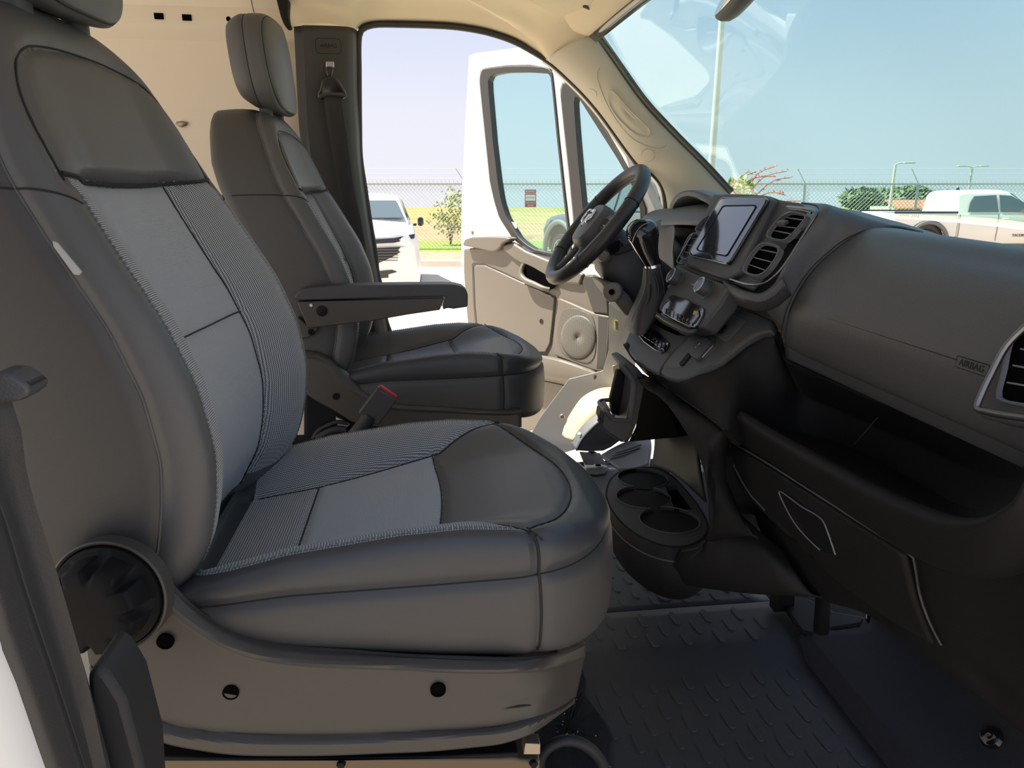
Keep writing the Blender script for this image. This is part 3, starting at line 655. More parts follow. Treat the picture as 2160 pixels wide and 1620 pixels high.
# headliner corner joining door edge, pillar top and windscreen header
k0 = [PY(1100,88,2.603), PY(1147,118,2.60), PY(1165,134,2.594), PY(1205,106,2.53), PY(1246,76,2.472), Vector((.585, 2.30, 2.222)), Vector((.60, 2.11, 2.234))]
k1 = [p+Vector((-.03, -.05, .035)) for p in k0]; k2 = [Vector((p.x-.10, p.y-.13, max(p.z+.05, 2.262))) for p in k0]; k3 = [Vector((p.x-.22, p.y-.25, 2.288)) for p in k0]
kc = sheet('trim_10', [[p+Vector((.01, .02, -.006)) for p in k0], k0, k1, k2, k3], 'headliner', None, nu=40, nv=24, thick=.006); tag(kc, 'tan headliner corner above the far pillar', 'headliner', kind='structure')
mir = lambda r: [Vector((p.x, 3.15-p.y, p.z)) for p in r]
ap2 = sheet('trim_11', [mir(r) for r in (A0b, A0, A1, A2, A3, A3b)], 'pillar_trim', None, nu=40, nv=24, thick=.004); tag(ap2, 'cream pillar trim on the near side of the windscreen', 'pillar trim', kind='structure')
# black edge band of the windscreen, then the glass
frit = [(1247,68),(1258,80),(1300,140),(1356,218),(1422,289),(1484,351),(1538,409),(1560,430)]
fr0 = [PY(a, b, 2.47) for a, b in frit]
WBASE = [fr0[-1], Vector((1.20, 2.1, 1.66)), Vector((1.27, 1.57, 1.65)), Vector((1.20, 1.05, 1.64)), Vector((1.07, .68, 1.69))]
WB = cr(WBASE, 12); WT = cr(HDR, 12)
rowsw = [[Vector(WT[i])*(1-t)+Vector(WB[i])*t+Vector((.05*math.sin(math.pi*t)*(1-((i-5.5)/6.5)**2), 0, .03*math.sin(math.pi*t)*(1-((i-5.5)/6.5)**2))) for i in range(12)] for t in np.linspace(0, 1, 9)]
# left edge follows the traced pillar edge
ed = cr(fr0, 9)
for k in range(9):
    d_ = Vector(ed[k])-rowsw[k][0]
    for i in range(4): rowsw[k][i] = rowsw[k][i]+d_*(1-i/4)
ws = sheet('window_1', rowsw, 'windshield_glass', None, nu=30, nv=30, thick=.005)
tag(ws, 'large tinted windscreen above the dashboard', 'windscreen', kind='structure')
sheet('glass_edge_band', [[p+Vector((-.004, -.006, 0)) for p in fr0], [p+Vector((.010, -.028, .008)) for p in fr0]], 'gloss_black', ws, nu=40, nv=3, thick=.003)
sheet('glass_top_band', [[p+Vector((-.006, 0, -.002)) for p in HDR], [p+Vector((.02, 0, -.02)) for p in HDR]], 'gloss_black', ws, nu=40, nv=3, thick=.003)
# door opening seal
seal = tube('trim_4', [PY(a, b, YO) for a, b in OPEN], .010, 'trim_dark', None, res=10, n=120); tag(seal, 'dark rubber seal round the far door opening', 'door seal', kind='structure')
# B pillar trim
bl = [(621,56),(624,120),(628,200),(632,267),(640,330),(655,420),(690,560),(700,720)]; br = [(744,59),(745,120),(746,200),(750,267),(753,333),(764,420),(786,560),(815,720)]
Bl = [PY(a, b, 2.50) for a, b in bl]; Br = [PY(a, b, 2.555) for a, b in br]
Bl0 = [p+Vector((-.01, .12, 0)) for p in Bl]; Br0 = [p+Vector((.012, .05, 0)) for p in Br]
bpm = [[Bl[i]*(1-t)+Br[i]*t+Vector((0, -d, 0)) for i in range(8)] for t, d in ((.02, .0), (.14, .012), (.17, .020), (.5, .024), (.88, .018), (.97, .006))]
bp = sheet('trim_5', [Bl0, Bl]+bpm+[Br, Br0], 'trim_dark', None, nu=50, nv=54, thick=.004); tag(bp, 'dark upright pillar trim carrying the far seat belt', 'pillar trim', kind='structure')
def bplane(px, py, d=0.0): return PY(px, py, 2.484-d)
rr_ = [(bplane(693, 97)+Vector((a, 0, b))) for a, b in rrect(.078, .044, .012)]
tube('airbag_outline', rr_, .0011, 'thread_dark', bp, res=5, closed=True)
textobj('airbag_lettering', 'AIRBAG', bplane(693, 97, .001), (1, .05, 0), (0, -1, 0), .015, 'plastic_deep', bp)
# seat belt on the pillar
sbt = thing('seat_belt', 'black seat belt hanging from its guide on the dark pillar behind the far seat', 'seat belt', PY(700, 700, 2.45)[:])
prism('height_adjuster', [bplane(a, b, -.004) for a, b in ((687,130),(703,129),(704,150),(700,163),(692,163),(688,150))], (0, -.014, 0), 'gloss_black', sbt, bevel=.003)
box('adjuster_button', bplane(696, 136, .012), (.026, .01, .018), 'satin', sbt, bevel=.003)
gd = [bplane(a, b, .012) for a, b in ((680,170),(690,164),(702,162),(712,167),(721,180),(727,190),(732,197),(731,207),(724,211),(712,207),(690,209),(678,212),(671,207),(672,198),(676,190))]
prism('belt_guide', gd, (0, -.025, 0), 'gloss_black', sbt, bevel=.008, seg=3)
tube('guide_bar', [bplane(a, b, .045) for a, b in ((673,204),(690,199),(712,199),(731,202))], .006, 'plastic', sbt, res=10, n=16)
sl = [(683,200),(686,230),(697,300),(713,400),(727,467),(742,560),(760,700)]; sr = [(719,198),(722,225),(731,283),(747,400),(763,473),(776,560),(792,700)]
sheet('belt_strap', [[bplane(a, b, .045+.03*i/6) for i, (a, b) in enumerate(sl)], [bplane(a, b, .045+.03*i/6) for i, (a, b) in enumerate(sr)]], 'belt', sbt, nu=30, nv=4, thick=.002)
# ---- cargo wall behind the far seat
wz = [.55, 1.0, 1.9, 2.205, 2.212, 2.235, 2.240, 2.275, 2.28, 2.33, 2.42]; wy = [2.66, 2.66, 2.665, 2.665, 2.645, 2.645, 2.632, 2.632, 2.645, 2.64, 2.60]
wall = sheet('wall_left', [[Vector((x, y, z)) for x in (-3.4, -2.0, -1.0, -.55, -.40, -.36)] for y, z in zip(wy, wz)], 'wall_white', None, nu=14, nv=60, lv=True, thick=.004, angle=25)
tag(wall, 'pale painted cargo wall behind the two seats', 'wall', kind='structure')
for a, b, w_, h_ in ((335, 34, .028, .018), (394, 37, .028, .018), (323, 51, .105, .005)):
    box('wall_slot', PY(a, b, 2.628 if b < 45 else 2.642), (w_, .006, h_), 'hole', wall, bevel=.001)
lathe('wall_hole', [(.0001, .002), (.007, .002), (.008, 0)], PY(482, 40, 2.631), (0, -1, 0), 'hole', wall, n=16)
tube('panel_seam', [PY(530, 0, 2.62), PY(534, 20, 2.62), PY(538, 32, 2.63), PY(536, 60, 2.64)], .0015, 'trim_dark', wall, res=5, n=12)
obj('sparkle_clip', YL(2.655, (372,257),(385,255),(396,258),(394,265),(384,269),(376,266),(370,262)), [tuple(range(7))], 'steel', wall, solid=.002)  # steel clip added to give the bright sparkle on the wall
foam = prism('foam_strip', YL(2.44, (583,0),(588,20),(592,35),(597,48),(603,58),(612,56),(608,45),(606,30),(607,10),(608,-10),(583,-10)), (0, .05, 0), 'carpet', None, bevel=.004)
tag(foam, 'dark foam strip hanging at the rear edge of the tan headliner', 'foam strip')
# cargo floor and near rear pillar
cf, ff = boxv((-2.0, 1.60, .62), (2.9, 2.0, .12)); fl = obj('floor', cf, ff, 'cargo_floor', None, bevel=.004); tag(fl, 'pale cargo floor behind the seats', 'floor', kind='structure')
# far sill and wheel arch beside the driver footwell, seen below the open door
SY = 2.60
jq = [(1284,640),(1340,640),(1340,800),(1320,850),(1270,900),(1225,945),(1000,1010),(640,1040),(640,960),(1000,940),(1120,915),(1140,880),(1200,800),(1272,782),(1284,740)]
sl_ = prism('trim_6', [PY(a, b, 2.60-.16*max(-3, (a-1300)/150)*(1 if a > 1000 else .0)) if a > 1100 else PY(a, b, 2.74) for a, b in jq], (.001, .004, 0), 'van_white', None, bevel=0); tag(sl_, 'white painted door jamb below the far door hinge', 'door jamb', kind='structure')
ab = [PY(a, b, 2.60) for a, b in ((1186,918),(1195,890),(1211,862),(1230,838),(1262,821),(1296,817),(1330,815))]
ab1 = [PY(a, b, 2.53) for a, b in ((1194,924),(1208,898),(1226,872),(1248,852),(1278,838),(1305,834),(1332,834))]
ab2 = [PY(a, b, 2.49) for a, b in ((1208,930),(1226,908),(1250,884),(1276,868),(1300,860),(1318,858),(1335,858))]
arch = sheet('trim_7', [ab, ab1, ab2, [p+Vector((.02, .02, -.05)) for p in ab2]], 'arch_cream', None, nu=30, nv=18, thick=.005); tag(arch, 'cream wheel arch bulge beside the far footwell', 'wheel arch', kind='structure')
for p_, nm in ((PY(1186, 879, 2.60), 'jamb_plug'),): lathe(nm, [(.0001, .003), (.008, .003), (.010, .001), (.010, -.01)], p_, (-.3, -1, 0), 'steel', sl_, n=20)
kick = prism('trim_8', YL(2.45, (1216,951),(1229,927),(1246,908),(1264,892),(1300,872),(1335,862),(1335,920),(1306,932),(1290,944),(1273,952),(1240,953)), (0, .06, 0), 'plastic', None, bevel=.006); tag(kick, 'black sill cover at the edge of the far footwell', 'sill cover', kind='structure')
kt = [PY(a, b, 2.445) for a, b in ((1216,950),(1229,926),(1246,907),(1264,891),(1300,871))]
sheet('sill_cover_top', [kt, [PY(a, b, 2.50) for a, b in ((1204,934),(1214,914),(1232,892),(1254,874),(1290,850))]], 'mat_grey', kick, nu=20, nv=5, thick=.004)
lathe('sill_screw', [(.0001, .002), (.006, .002), (.007, 0)], PY(1222, 915, 2.462), (-.3, -.6, .8), 'satin', kick, n=14)
# near side pillar at the left edge of the picture
npil = thing('trim_9', 'near door pillar with dark trim and white paint at the left edge', 'door pillar', (-.29, .56, .6), kind='structure')
ne = [(-70,730),(-30,790),(25,850),(55,1020),(111,1194),(159,1353),(181,1427),(230,1620),(262,1760)]
na = [(-140,800),(-75,900),(0,1083),(48,1242),(111,1427),(174,1620),(220,1760)]
nb = [(-220,820),(-130,960),(-40,1180),(0,1353),(28,1420),(97,1620),(150,1760)]
ne3 = [PY(a, b, .56) for a, b in ne]; na3 = [PY(a, b, .52) for a, b in na]; nb3 = [PY(a, b, .49) for a, b in nb]
ne3 = [Vector((-.375, .58, 2.32)), Vector((-.365, .57, 1.95))]+ne3; na3 = [Vector((-.43, .54, 2.32)), Vector((-.42, .53, 1.95))]+na3; nb3 = [Vector((-.48, .50, 2.32)), Vector((-.47, .495, 1.95))]+nb3
sheet('pillar_trim_strip', [[p+Vector((-.07, .05, -.04)) for p in ne3], ne3, [p+Vector((-.008, -.012, 0)) for p in ne3], na3], 'trim_dark', npil, nu=40, nv=20, thick=.004)
tube('pillar_seal', [p+Vector((-.006, -.004, 0)) for p in na3], .009, 'rubber', npil, res=10, n=40)
sheet('pillar_edge', [na3, [p*.5+q*.5+Vector((.003, -.012, 0)) for p, q in zip(na3, nb3)], nb3], 'trim_dark', npil, nu=40, nv=14, thick=.003)
sheet('pillar_paint', [nb3, [p+Vector((-.05, -.02, 0)) for p in nb3], [p+Vector((-.25, -.03, 0)) for p in nb3]], 'van_white', npil, nu=40, nv=10, thick=.003)
prism('pillar_foot_cover', YL(.575, (181,1425),(200,1405),(228,1425),(262,1480),(281,1550),(300,1620),(310,1760),(200,1760)), (0, .06, 0), 'rubber', npil, bevel=.008)
gp = [PY(a, b, .545) for a, b in ((-20,788),(8,788),(24,791),(47,806),(60,817),(64,826),(58,836),(44,846),(22,850),(-20,860))]
prism('belt_anchor', gp, (0, .03, 0), 'plastic', npil, bevel=.008, seg=3)
# rear view mirror and sun visor
mr = thing('rear_view_mirror', 'dark rear view mirror housing hanging at the top of the windscreen', 'mirror', PY(1545, 24, 1.575)[:])
mc = PY(1547, -22, 1.575); mo = []
for i in range(32):
    a = 2*math.pi*i/32; c_, s_ = math.cos(a), math.sin(a); mo.append((.125*abs(c_)**.6*math.copysign(1, c_), .037*abs(s_)**.7*math.copysign(1, s_)))
ml = [(.0005, lambda a, b: 0*a+.0), (.93, lambda a, b: 0*a+.0), (1, lambda a, b: 0*a+.006), (1, lambda a, b: 0*a+.018), (.9, lambda a, b: 0*a+.032), (.7, lambda a, b: 0*a+.04), (.0005, lambda a, b: 0*a+.044)]
MP = stack(mo, (0, 0), ml, (1, 2, 0)); Rm = Matrix.Rotation(math.radians(24), 3, 'Y') @ Matrix.Rotation(math.radians(-8), 3, 'Z')
obj('mirror_housing', [mc+Rm @ Vector(p) for p in MP.reshape(-1, 3)], grid_faces(7, 32, False, True), 'plastic', mr, angle=60)
obj('mirror_glass', [mc+Rm @ Vector((-.001, a*.92, b*.88)) for a, b in mo], [tuple(range(32))], 'chrome', mr, solid=.001)
tube('mirror_stalk', [mc+Vector((.03, 0, .02)), mc+Vector((.05, 0, .07)), mc+Vector((.03, 0, .14))], .012, 'plastic', mr, res=10)
vs = thing('sun_visor', 'tan sun visor folded up against the headliner', 'sun visor', (.45, 2.2, 2.24))
vp = [PZ(a, b, 2.248) for a, b in ((1085,-20),(1120,8),(1150,26),(1180,36),(1205,40),(1222,34),(1240,18),(1262,-6),(1300,-60),(1250,-90),(1110,-90))]
prism('visor_pad', vp, (0, 0, .022), 'headliner', vs, bevel=.009, seg=4)
box('visor_clip', PZ(1240, 17, 2.245), (.05, .010, .006), 'trim_dark', vs, R=Matrix.Rotation(math.radians(50), 3, 'Z'), bevel=.002)
# ================================================================ driver door, standing open
HN = Vector((.735, 2.67, 0)); DD = Vector((-.5226, .8526, 0)); DN = Vector((-.8526, -.5226, 0))
def PDr(px, py, off=0.0):
    d = ray(px, py); t = ((HN+DN*off)-CAM).dot(DN)/d.dot(DN); return CAM+d*t
def DL(off, *pts): return [PDr(a, b, off) for a, b in pts]
door = thing('door_1', 'open front door with white frame and tan trim panel, beyond the far seat', 'van door', (HN.x, HN.y, .75), kind='structure')
def ring(name, outer, inner, vec, mt, parent, n=80, bevel=0, **kw):
    O = [Vector(p) for p in cr(outer, n, closed=True, lin=True)]; I = []
    ci = cr(inner, 400, closed=True, lin=True)
    # pair by angle around the inner centroid, in the door plane
    c = sum((Vector(p) for p in ci), Vector())/len(ci); ex = (Vector(outer[1])-Vector(outer[0])).normalized(); ny = Vector(vec).normalized(); ey = ny.cross(ex)
    ang = np.array([math.atan2((Vector(p)-c).dot(ey), (Vector(p)-c).dot(ex)) for p in ci])
    for p in O:
        a = math.atan2((p-c).dot(ey), (p-c).dot(ex)); k = int(np.argmin(np.abs(np.angle(np.exp(1j*(ang-a)))))); I.append(Vector(ci[k]))
    vec = Vector(vec); V = O+I+[p+vec for p in O]+[p+vec for p in I]; Fc = []
    for i in range(n):
        j = (i+1) % n; Fc += [(i, j, n+j, n+i), (2*n+i, 3*n+i, 3*n+j, 2*n+j), (i, 2*n+i, 2*n+j, j), (n+i, n+j, 3*n+j, 3*n+i)]
    return obj(name, V, Fc, mt, parent, bevel=bevel, **kw)
W1o = [(1017,147),(1030,144),(1067,140),(1117,139),(1150,142),(1163,147),(1168,190),(1178,290),(1190,400),(1200,483),(1205,540),(1160,540),(1120,530),(1098,514),(1077,497),(1053,460),(1042,425),(1033,383),(1023,283),(1015,210),(1011,165)]
W1g = [(1031,163),(1042,157),(1067,153),(1110,152),(1157,155),(1161,158),(1165,195),(1175,290),(1186,400),(1197,493),(1200,534),(1160,533),(1127,526),(1108,514),(1093,500),(1067,457),(1057,425),(1050,383),(1040,300),(1033,220),(1029,175)]
W2o = [(1187,177),(1200,172),(1217,180),(1235,205),(1275,270),(1310,330),(1340,385),(1362,440),(1362,520),(1240,545),(1212,540),(1210,460),(1200,360),(1190,270),(1182,200)]
W2g = [(1211,207),(1215,203),(1220,206),(1240,238),(1270,285),(1300,332),(1330,385),(1350,440),(1350,500),(1240,520),(1236,500),(1230,440),(1222,360),(1216,290),(1211,225)]
# white frame members round the two windows
fr_rear = [(988,117),(998,113),(1020,110),(1030,143),(1014,150),(1012,172),(1023,283),(1033,383),(1053,460),(1077,497),(1100,515),(1100,560),(972,560),(972,500),(973,417),(980,267),(986,160)]
fr_top = [(1000,112),(1100,99),(1145,103),(1175,120),(1215,165),(1200,171),(1187,177),(1183,190),(1190,270),(1200,360),(1210,460),(1212,540),(1203,540),(1200,483),(1190,400),(1178,290),(1168,190),(1163,147),(1117,139),(1067,140),(1017,147)]
fr_front = [(1205,168),(1217,164),(1245,190),(1290,262),(1330,330),(1366,400),(1400,480),(1400,600),(1290,600),(1290,545),(1362,520),(1362,440),(1340,385),(1310,330),(1275,270),(1235,205),(1217,180)]
for pl in (fr_rear, fr_top, fr_front): prism('window_frame', DL(0, *pl), DN*-.045, 'van_white', door, bevel=.006)
ring('window_seal', DL(.006, *W1o), DL(.004, *W1g), DN*-.03, 'trim_dark', door, bevel=.002)
ring('glass_channel', DL(.001, *[(a+(1110-a)*.05, b+(330-b)*.035) for a, b in W1o]), DL(-.003, *W1g), DN*-.02, 'gloss_black', door)
prism('door_window', DL(-.012, *W1g), DN*-.005, 'door_glass', door, bevel=0)
ring('quarter_window_seal', DL(.006, *W2o), DL(.004, *W2g), DN*-.03, 'trim_dark', door, bevel=.002)
prism('quarter_window', DL(-.012, *W2g), DN*-.005, 'door_glass', door, bevel=0)
prism('window_sticker', DL(-.009, (1068,467),(1090,469),(1090,482),(1068,480)), DN*-.001, 'label_white', door, bevel=0)
# lower shell in white, and the trim in layers
shell = [(972,500),(1060,495),(1110,530),(1200,545),(1290,560),(1303,620),(1306,700),(1300,760),(1280,790),(1245,815),(1216,817),(1157,896),(1120,930),(1010,900),(992,760),(985,680),(977,573)]
prism('door_shell', DL(-.004, *shell), DN*-.06, 'van_white', door, bevel=.01)
tb = [(977,525),(1000,522),(1030,523),(1059,518),(1074,510),(1108,536),(1145,550),(1180,566),(1215,580),(1245,580),(1266,592),(1280,625),(1284,665),(1281,720),(1276,784),(1268,800),(1255,812),(1238,818),(1216,816),(1175,808),(1133,798),(1080,775),(1030,745),(993,715),(985,678),(980,620),(977,573)]
prism('trim_panel', DL(.030, *tb), DN*-.036, 'door_trim', door, bevel=.010, seg=4)
# recessed groove and raised map panel
mp = [(999,562),(1003,559),(1022,560),(1060,577),(1096,594),(1140,612),(1170,628),(1165,680),(1160,725),(1150,744),(1128,744),(1100,735),(1050,720),(1012,705),(1006,684),(1002,640)]
ring('map_panel_groove', DL(.0315, *[(a+(1085-a)*-.045, b+(650-b)*-.06) for a, b in mp]), DL(.0315, *mp), DN*-.004, 'door_trim_dark', door)
prism('map_panel', DL(.038, *mp), DN*-.012, 'door_trim', door, bevel=.006, seg=3)
# upper rail swelling with the pull handle
ur = [(1059,517),(1080,512),(1108,530),(1150,547),(1195,565),(1230,578),(1222,602),(1190,598),(1165,590),(1120,568),(1085,548),(1062,530)]
prism('armrest_rail', DL(.046, *ur), DN*-.02, 'door_trim', door, bevel=.010, seg=4)
cap = [(976,513),(980,505),(994,500),(1030,499),(1066,500),(1075,504),(1068,509),(1059,514),(1053,524),(1045,530),(1036,531),(1015,526),(990,521),(977,519)]
prism('armrest_cap', DL(.060, *cap), DN*-.05, 'door_trim', door, bevel=.009, seg=4)
hr_ = [(1096,575),(1098,564),(1103,557),(1110,556),(1125,563),(1145,575),(1163,588),(1172,598),(1166,608),(1156,613),(1148,613),(1125,602),(1099,590)]
prism('handle_recess', DL(.0465, *[(a+(1134-a)*.02, b+(586-b)*.02) for a, b in hr_]), DN*-.01, 'hole', door, bevel=.002)
pull = [PDr(a, b, o) for a, b, o in ((1105,558,.046),(1101,566,.054),(1100,580,.062),(1108,591,.066),(1128,600,.066),(1146,608,.062),(1160,611,.050))]
tube('pull_handle', pull, [.010, .012, .013, .013, .012, .011, .009], 'door_trim', door, res=12, n=24)
# front end: dark corner piece, speaker housing and grille
dk = [(1226,596),(1232,581),(1248,581),(1262,588),(1273,603),(1281,628),(1284,664),(1250,660),(1243,640),(1236,616)]
prism('corner_cover', DL(.044, *dk), DN*-.03, 'door_trim_dark', door, bevel=.008, seg=3)
spk = [(1178,629),(1200,638),(1250,660),(1284,667),(1283,720),(1277,785),(1255,783),(1210,766),(1170,750),(1166,733),(1172,670)]
prism('speaker_housing', DL(.042, *spk), DN*-.02, 'door_trim', door, bevel=.006, seg=3)
prism('speaker_side', DL(.0425, (1259,663),(1284,667),(1282,720),(1277,783),(1256,781),(1259,720)), DN*-.02, 'door_trim_dark', door, bevel=.008, seg=3)
gr = [(1176,700),(1180,672),(1188,655),(1205,650),(1228,656),(1246,665),(1253,680),(1257,710),(1255,745),(1249,760),(1240,766),(1222,763),(1190,748),(1180,735)]
grl = prism('speaker_grille', DL(.0445, *[tuple(p[:2]) for p in cr([(a, b, 0) for a, b in gr], 40, closed=True)]), DN*-.006, 'perforated', door, bevel=.001)
cc = [(1220+37*math.cos(t), 712+47*math.sin(t)) for t in np.linspace(0, 2*math.pi, 41)[:-1]]
V_ = []
for s_, o_ in ((1, .0448), (.92, .0478), (.75, .0500), (.4, .0515), (.001, .052)):
    V_ += DL(o_, *[(1220+(a-1220)*s_, 712+(b-712)*s_) for a, b in cc])
obj('speaker_dome', V_, grid_faces(5, 40, False, True), 'perforated_dark', grl, solid=.0008)
# door pocket
pk = [[PDr(a, b, .030) for a, b in ((1040,728),(1090,742),(1130,748),(1180,756),(1258,783))],
      [PDr(a, b, .075) for a, b in ((1040,732),(1090,746),(1130,751),(1180,760),(1256,786))],
      [PDr(a, b, .082) for a, b in ((1040,742),(1090,757),(1130,764),(1180,774),(1258,796))],
      [PDr(a, b, .070) for a, b in ((1042,765),(1090,780),(1130,788),(1180,798),(1245,810))],
      [PDr(a, b, .034) for a, b in ((1045,780),(1090,792),(1130,799),(1180,808),(1238,818))]]
sheet('door_pocket', pk, 'door_trim', door, nu=24, nv=20, thick=.003)
lathe('pocket_screw', [(.0001, .002), (.006, .002), (.011, .004), (.012, 0)], PDr(1202, 804, .055), DN, 'hole', door, n=16)
for a, b, o_, r_ in ((1142, 678, .0385, .012),):
    lathe('panel_mark', [(r_*.8, 0), (r_*.8, .0012), (r_, .0012), (r_, 0)], PDr(a, b, o_), DN, 'door_trim_dark', door, n=24); textobj('panel_mark_letter', 'N', PDr(a, b, o_+.001), -DD, DN, .014, 'door_trim_dark', door)
lathe('bumper_plug', [(.0001, .006), (.008, .005), (.011, .002), (.012, 0)], PDr(996, 490, 0), DN, 'steel', door, n=20)
ck = prism('check_strap_bracket', YL(2.62, (1280,764),(1284,759),(1295,762),(1296,790),(1292,796),(1281,790)), (0, .03, 0), 'plastic', door, bevel=.003)
prism('check_strap', YL(2.60, (1292,772),(1310,766),(1312,786),(1294,790)), (0, .02, 0), 'steel', door, bevel=.002)
prism('sticker', YL(2.595, (1297,676),(1311,680),(1313,700),(1298,695)), (0, .002, 0), 'label_yellow', door, bevel=0)
prism('lower_panel', DL(.004, (1000,720),(1060,770),(1133,800),(1214,818),(1157,893),(1100,915),(1010,880)), DN*-.02, 'door_trim', door, bevel=.004)
# ================================================================ dashboard
def plane(p0, n):
    p0 = Vector(p0); n = Vector(n).normalized()
    def f(px, py, off=0.0):
        d = ray(px, py); t = ((p0+n*off)-CAM).dot(n)/d.dot(n); return CAM+d*t
    f.n = n; f.p0 = p0
    f.L = lambda off, *pts: [f(a, b, off) for a, b in pts]
    return f
SCR = plane((.648, 1.58, 1.572), (-1, 0, .54))       # screen and vent pods
KNB = plane((.628, 1.58, 1.54), (-1, 0, .56))        # dial panel
DCK = plane((.535, 1.60, 1.330), (-1, 0, 1.0))       # sloping console deck
dash = thing('dashboard', 'black dashboard with centre screen, vents and passenger shelf', 'dashboard', (.75, 1.575, 1.0))
# ---- top pad
def zc(y): return np.interp(y, [.5, .70, 1.08, 1.13, 1.264, 1.40, 1.54, 1.75, 2.1, 2.5], [1.615, 1.630, 1.645, 1.652, 1.673, 1.684, 1.692, 1.694, 1.685, 1.66])
ysr = np.linspace(2.50, .58, 26)
rows = []
for x, dz, dn in ((1.28, -.13, -.13), (1.15, -.085, -.085), (1.0, -.035, -.040), (.90, -.006, -.012), (.84, -.001, -.002), (.80, -.010, -.003), (.775, -.03, -.006), (.765, -.06, -.012)):
    rows.append([Vector((x-(.10 if abs(y-1.57) > .8 and x > 1.1 else 0), y, zc(y)+float(np.interp(y, [1.22, 1.42], [dn-.004, dz])))) for y in ysr])
sheet('top_pad', rows, 'plastic_soft', dash, nu=60, nv=40, thick=.004)
# core block so that nothing shows through behind the panels
prism('dash_core', [(.80, 2.48, 1.62), (1.02, 2.48, 1.63), (1.1, 2.48, 1.2), (1.08, 2.48, 1.02), (.95, 2.48, 1.02), (.84, 2.48, 1.2)], (0, -1.88, 0), 'plastic_deep', dash, bevel=.01)
# ---- passenger airbag panel
TL = [(1840,484),(1900,488),(2000,502),(2080,520),(2160,541),(2240,566),(2330,600)]
bL = [(1649,735),(1700,757),(1778,787),(1850,815),(1911,837),(1980,872),(2049,909)]
def abrow(pts, x): return [PX(a, b, x) for a, b in pts]
edge = [(.87, 1.130, 1.630), (.81, 1.142, 1.654), (.76, 1.165, 1.657), (.74, 1.185, 1.642), (.72, 1.203, 1.618), (.69, 1.212, 1.582), (.660, 1.212, 1.527), (.664, 1.238, 1.478), (.678, 1.262, 1.440), (.70, 1.28, 1.432)]
rows = []
for i, (x, y, z) in enumerate(edge):
    r = []
    for t in np.linspace(0, 1, 12):
        yy = y+(.60-y)*t
        bul = math.sin(math.pi*max(0, min(1, (i-1)/8)))*.012*min(1, t*6)
        zz = z+(-.02*t if i < 4 else -.004*t)
        xx = x-bul
        if t < .06: xx += .008
        r.append(Vector((xx, yy, zz)))
    rows.append(r)
ap_ = sheet('airbag_panel', rows, 'plastic_soft', dash, nu=60, nv=60, thick=.006)
# crease and lettering on it
cst = caster(ap_)
tube('airbag_crease', [cst(1690+332*t, 653+107*t, .0034) for t in np.linspace(0, 1, 14)], .0013, 'print_dark', ap_, res=5)
ac = cst(2050, 772, .0040); an = cst.n(2050, 772); au = Vector((0, -1, 0)); av = an.cross(au)
tube('airbag_badge', [ac+au*a+av*b for a, b in rrect(.052, .014, .003)], .0007, 'print_dark', ap_, res=4, closed=True)
textobj('airbag_lettering', 'AIRBAG', ac+an*.0006, au, an, .0115, 'print_dark', ap_)
# reflection-free joint line round the panel
tube('panel_joint', [Vector(p)+Vector((-.001, .003, 0)) for p in edge[2:]], .0009, 'print_dark', dash, res=5, n=40)
# ---- shoulder between the vents and the airbag panel
sh0 = [SCR(a, b, o) for a, b, o in ((1690,428,-.03),(1722,434,-.004),(1729,448,.0),(1716,474,.0),(1700,502,.0),(1680,534,.0),(1660,566,.0),(1640,594,.0),(1622,610,.0),(1604,620,-.002))]
sh3 = [Vector(p) for p in [(.86, 1.16, 1.652), (.80, 1.155, 1.662), (.765, 1.168, 1.652), (.745, 1.190, 1.635), (.722, 1.208, 1.612), (.694, 1.218, 1.576), (.668, 1.222, 1.524), (.670, 1.238, 1.478), (.684, 1.258, 1.444), (.71, 1.270, 1.425)]]
sh1 = [p*.72+q*.28+Vector((-.014, 0, .008)) for p, q in zip(sh0, sh3)]; sh2 = [p*.30+q*.70+Vector((.0, 0, .0)) for p, q in zip(sh0, sh3)]
sheet('vent_shoulder', [sh0, sh1, sh2, sh3], 'plastic_soft', dash, nu=50, nv=30, thick=.004)
# chin under the vent pod
ch = [[SCR(a, b, .002) for a, b in ((1524,592),(1552,606),(1580,616),(1606,619),(1630,606),(1650,585))],
      [SCR(a, b, .006) for a, b in ((1527,600),(1552,618),(1580,630),(1608,634),(1634,620),(1656,598))],
      [SCR(a, b, -.010) for a, b in ((1534,616),(1556,634),(1582,645),(1610,648),(1637,636),(1662,614))],
      [SCR(a, b, -.024) for a, b in ((1540,626),(1560,643),(1585,652),(1614,655),(1640,645),(1668,622))],
      [SCR(a, b, -.09) for a, b in ((1545,626),(1565,640),(1588,648),(1614,650),(1640,640),(1668,618))]]
sheet('vent_chin', ch, 'plastic', dash, nu=30, nv=20, thick=.003)
# ---- centre unit body behind the screen: surround from the top pad down to the dial panel
cb = [[SCR(a, b, -.010) for a, b in r] for r in ([(1508,412),(1560,411),(1622,415),(1650,424),(1690,430)], [(1500,430),(1550,430),(1625,430),(1650,436),(1700,446)], [(1470,490),(1520,500),(1596,500),(1625,505),(1665,510)], [(1440,545),(1490,560),(1545,570),(1572,575),(1615,585)], [(1424,568),(1475,585),(1528,597),(1550,600),(1590,615)])]
sheet('centre_surround', cb, 'plastic', dash, nu=30, nv=30, thick=.006)
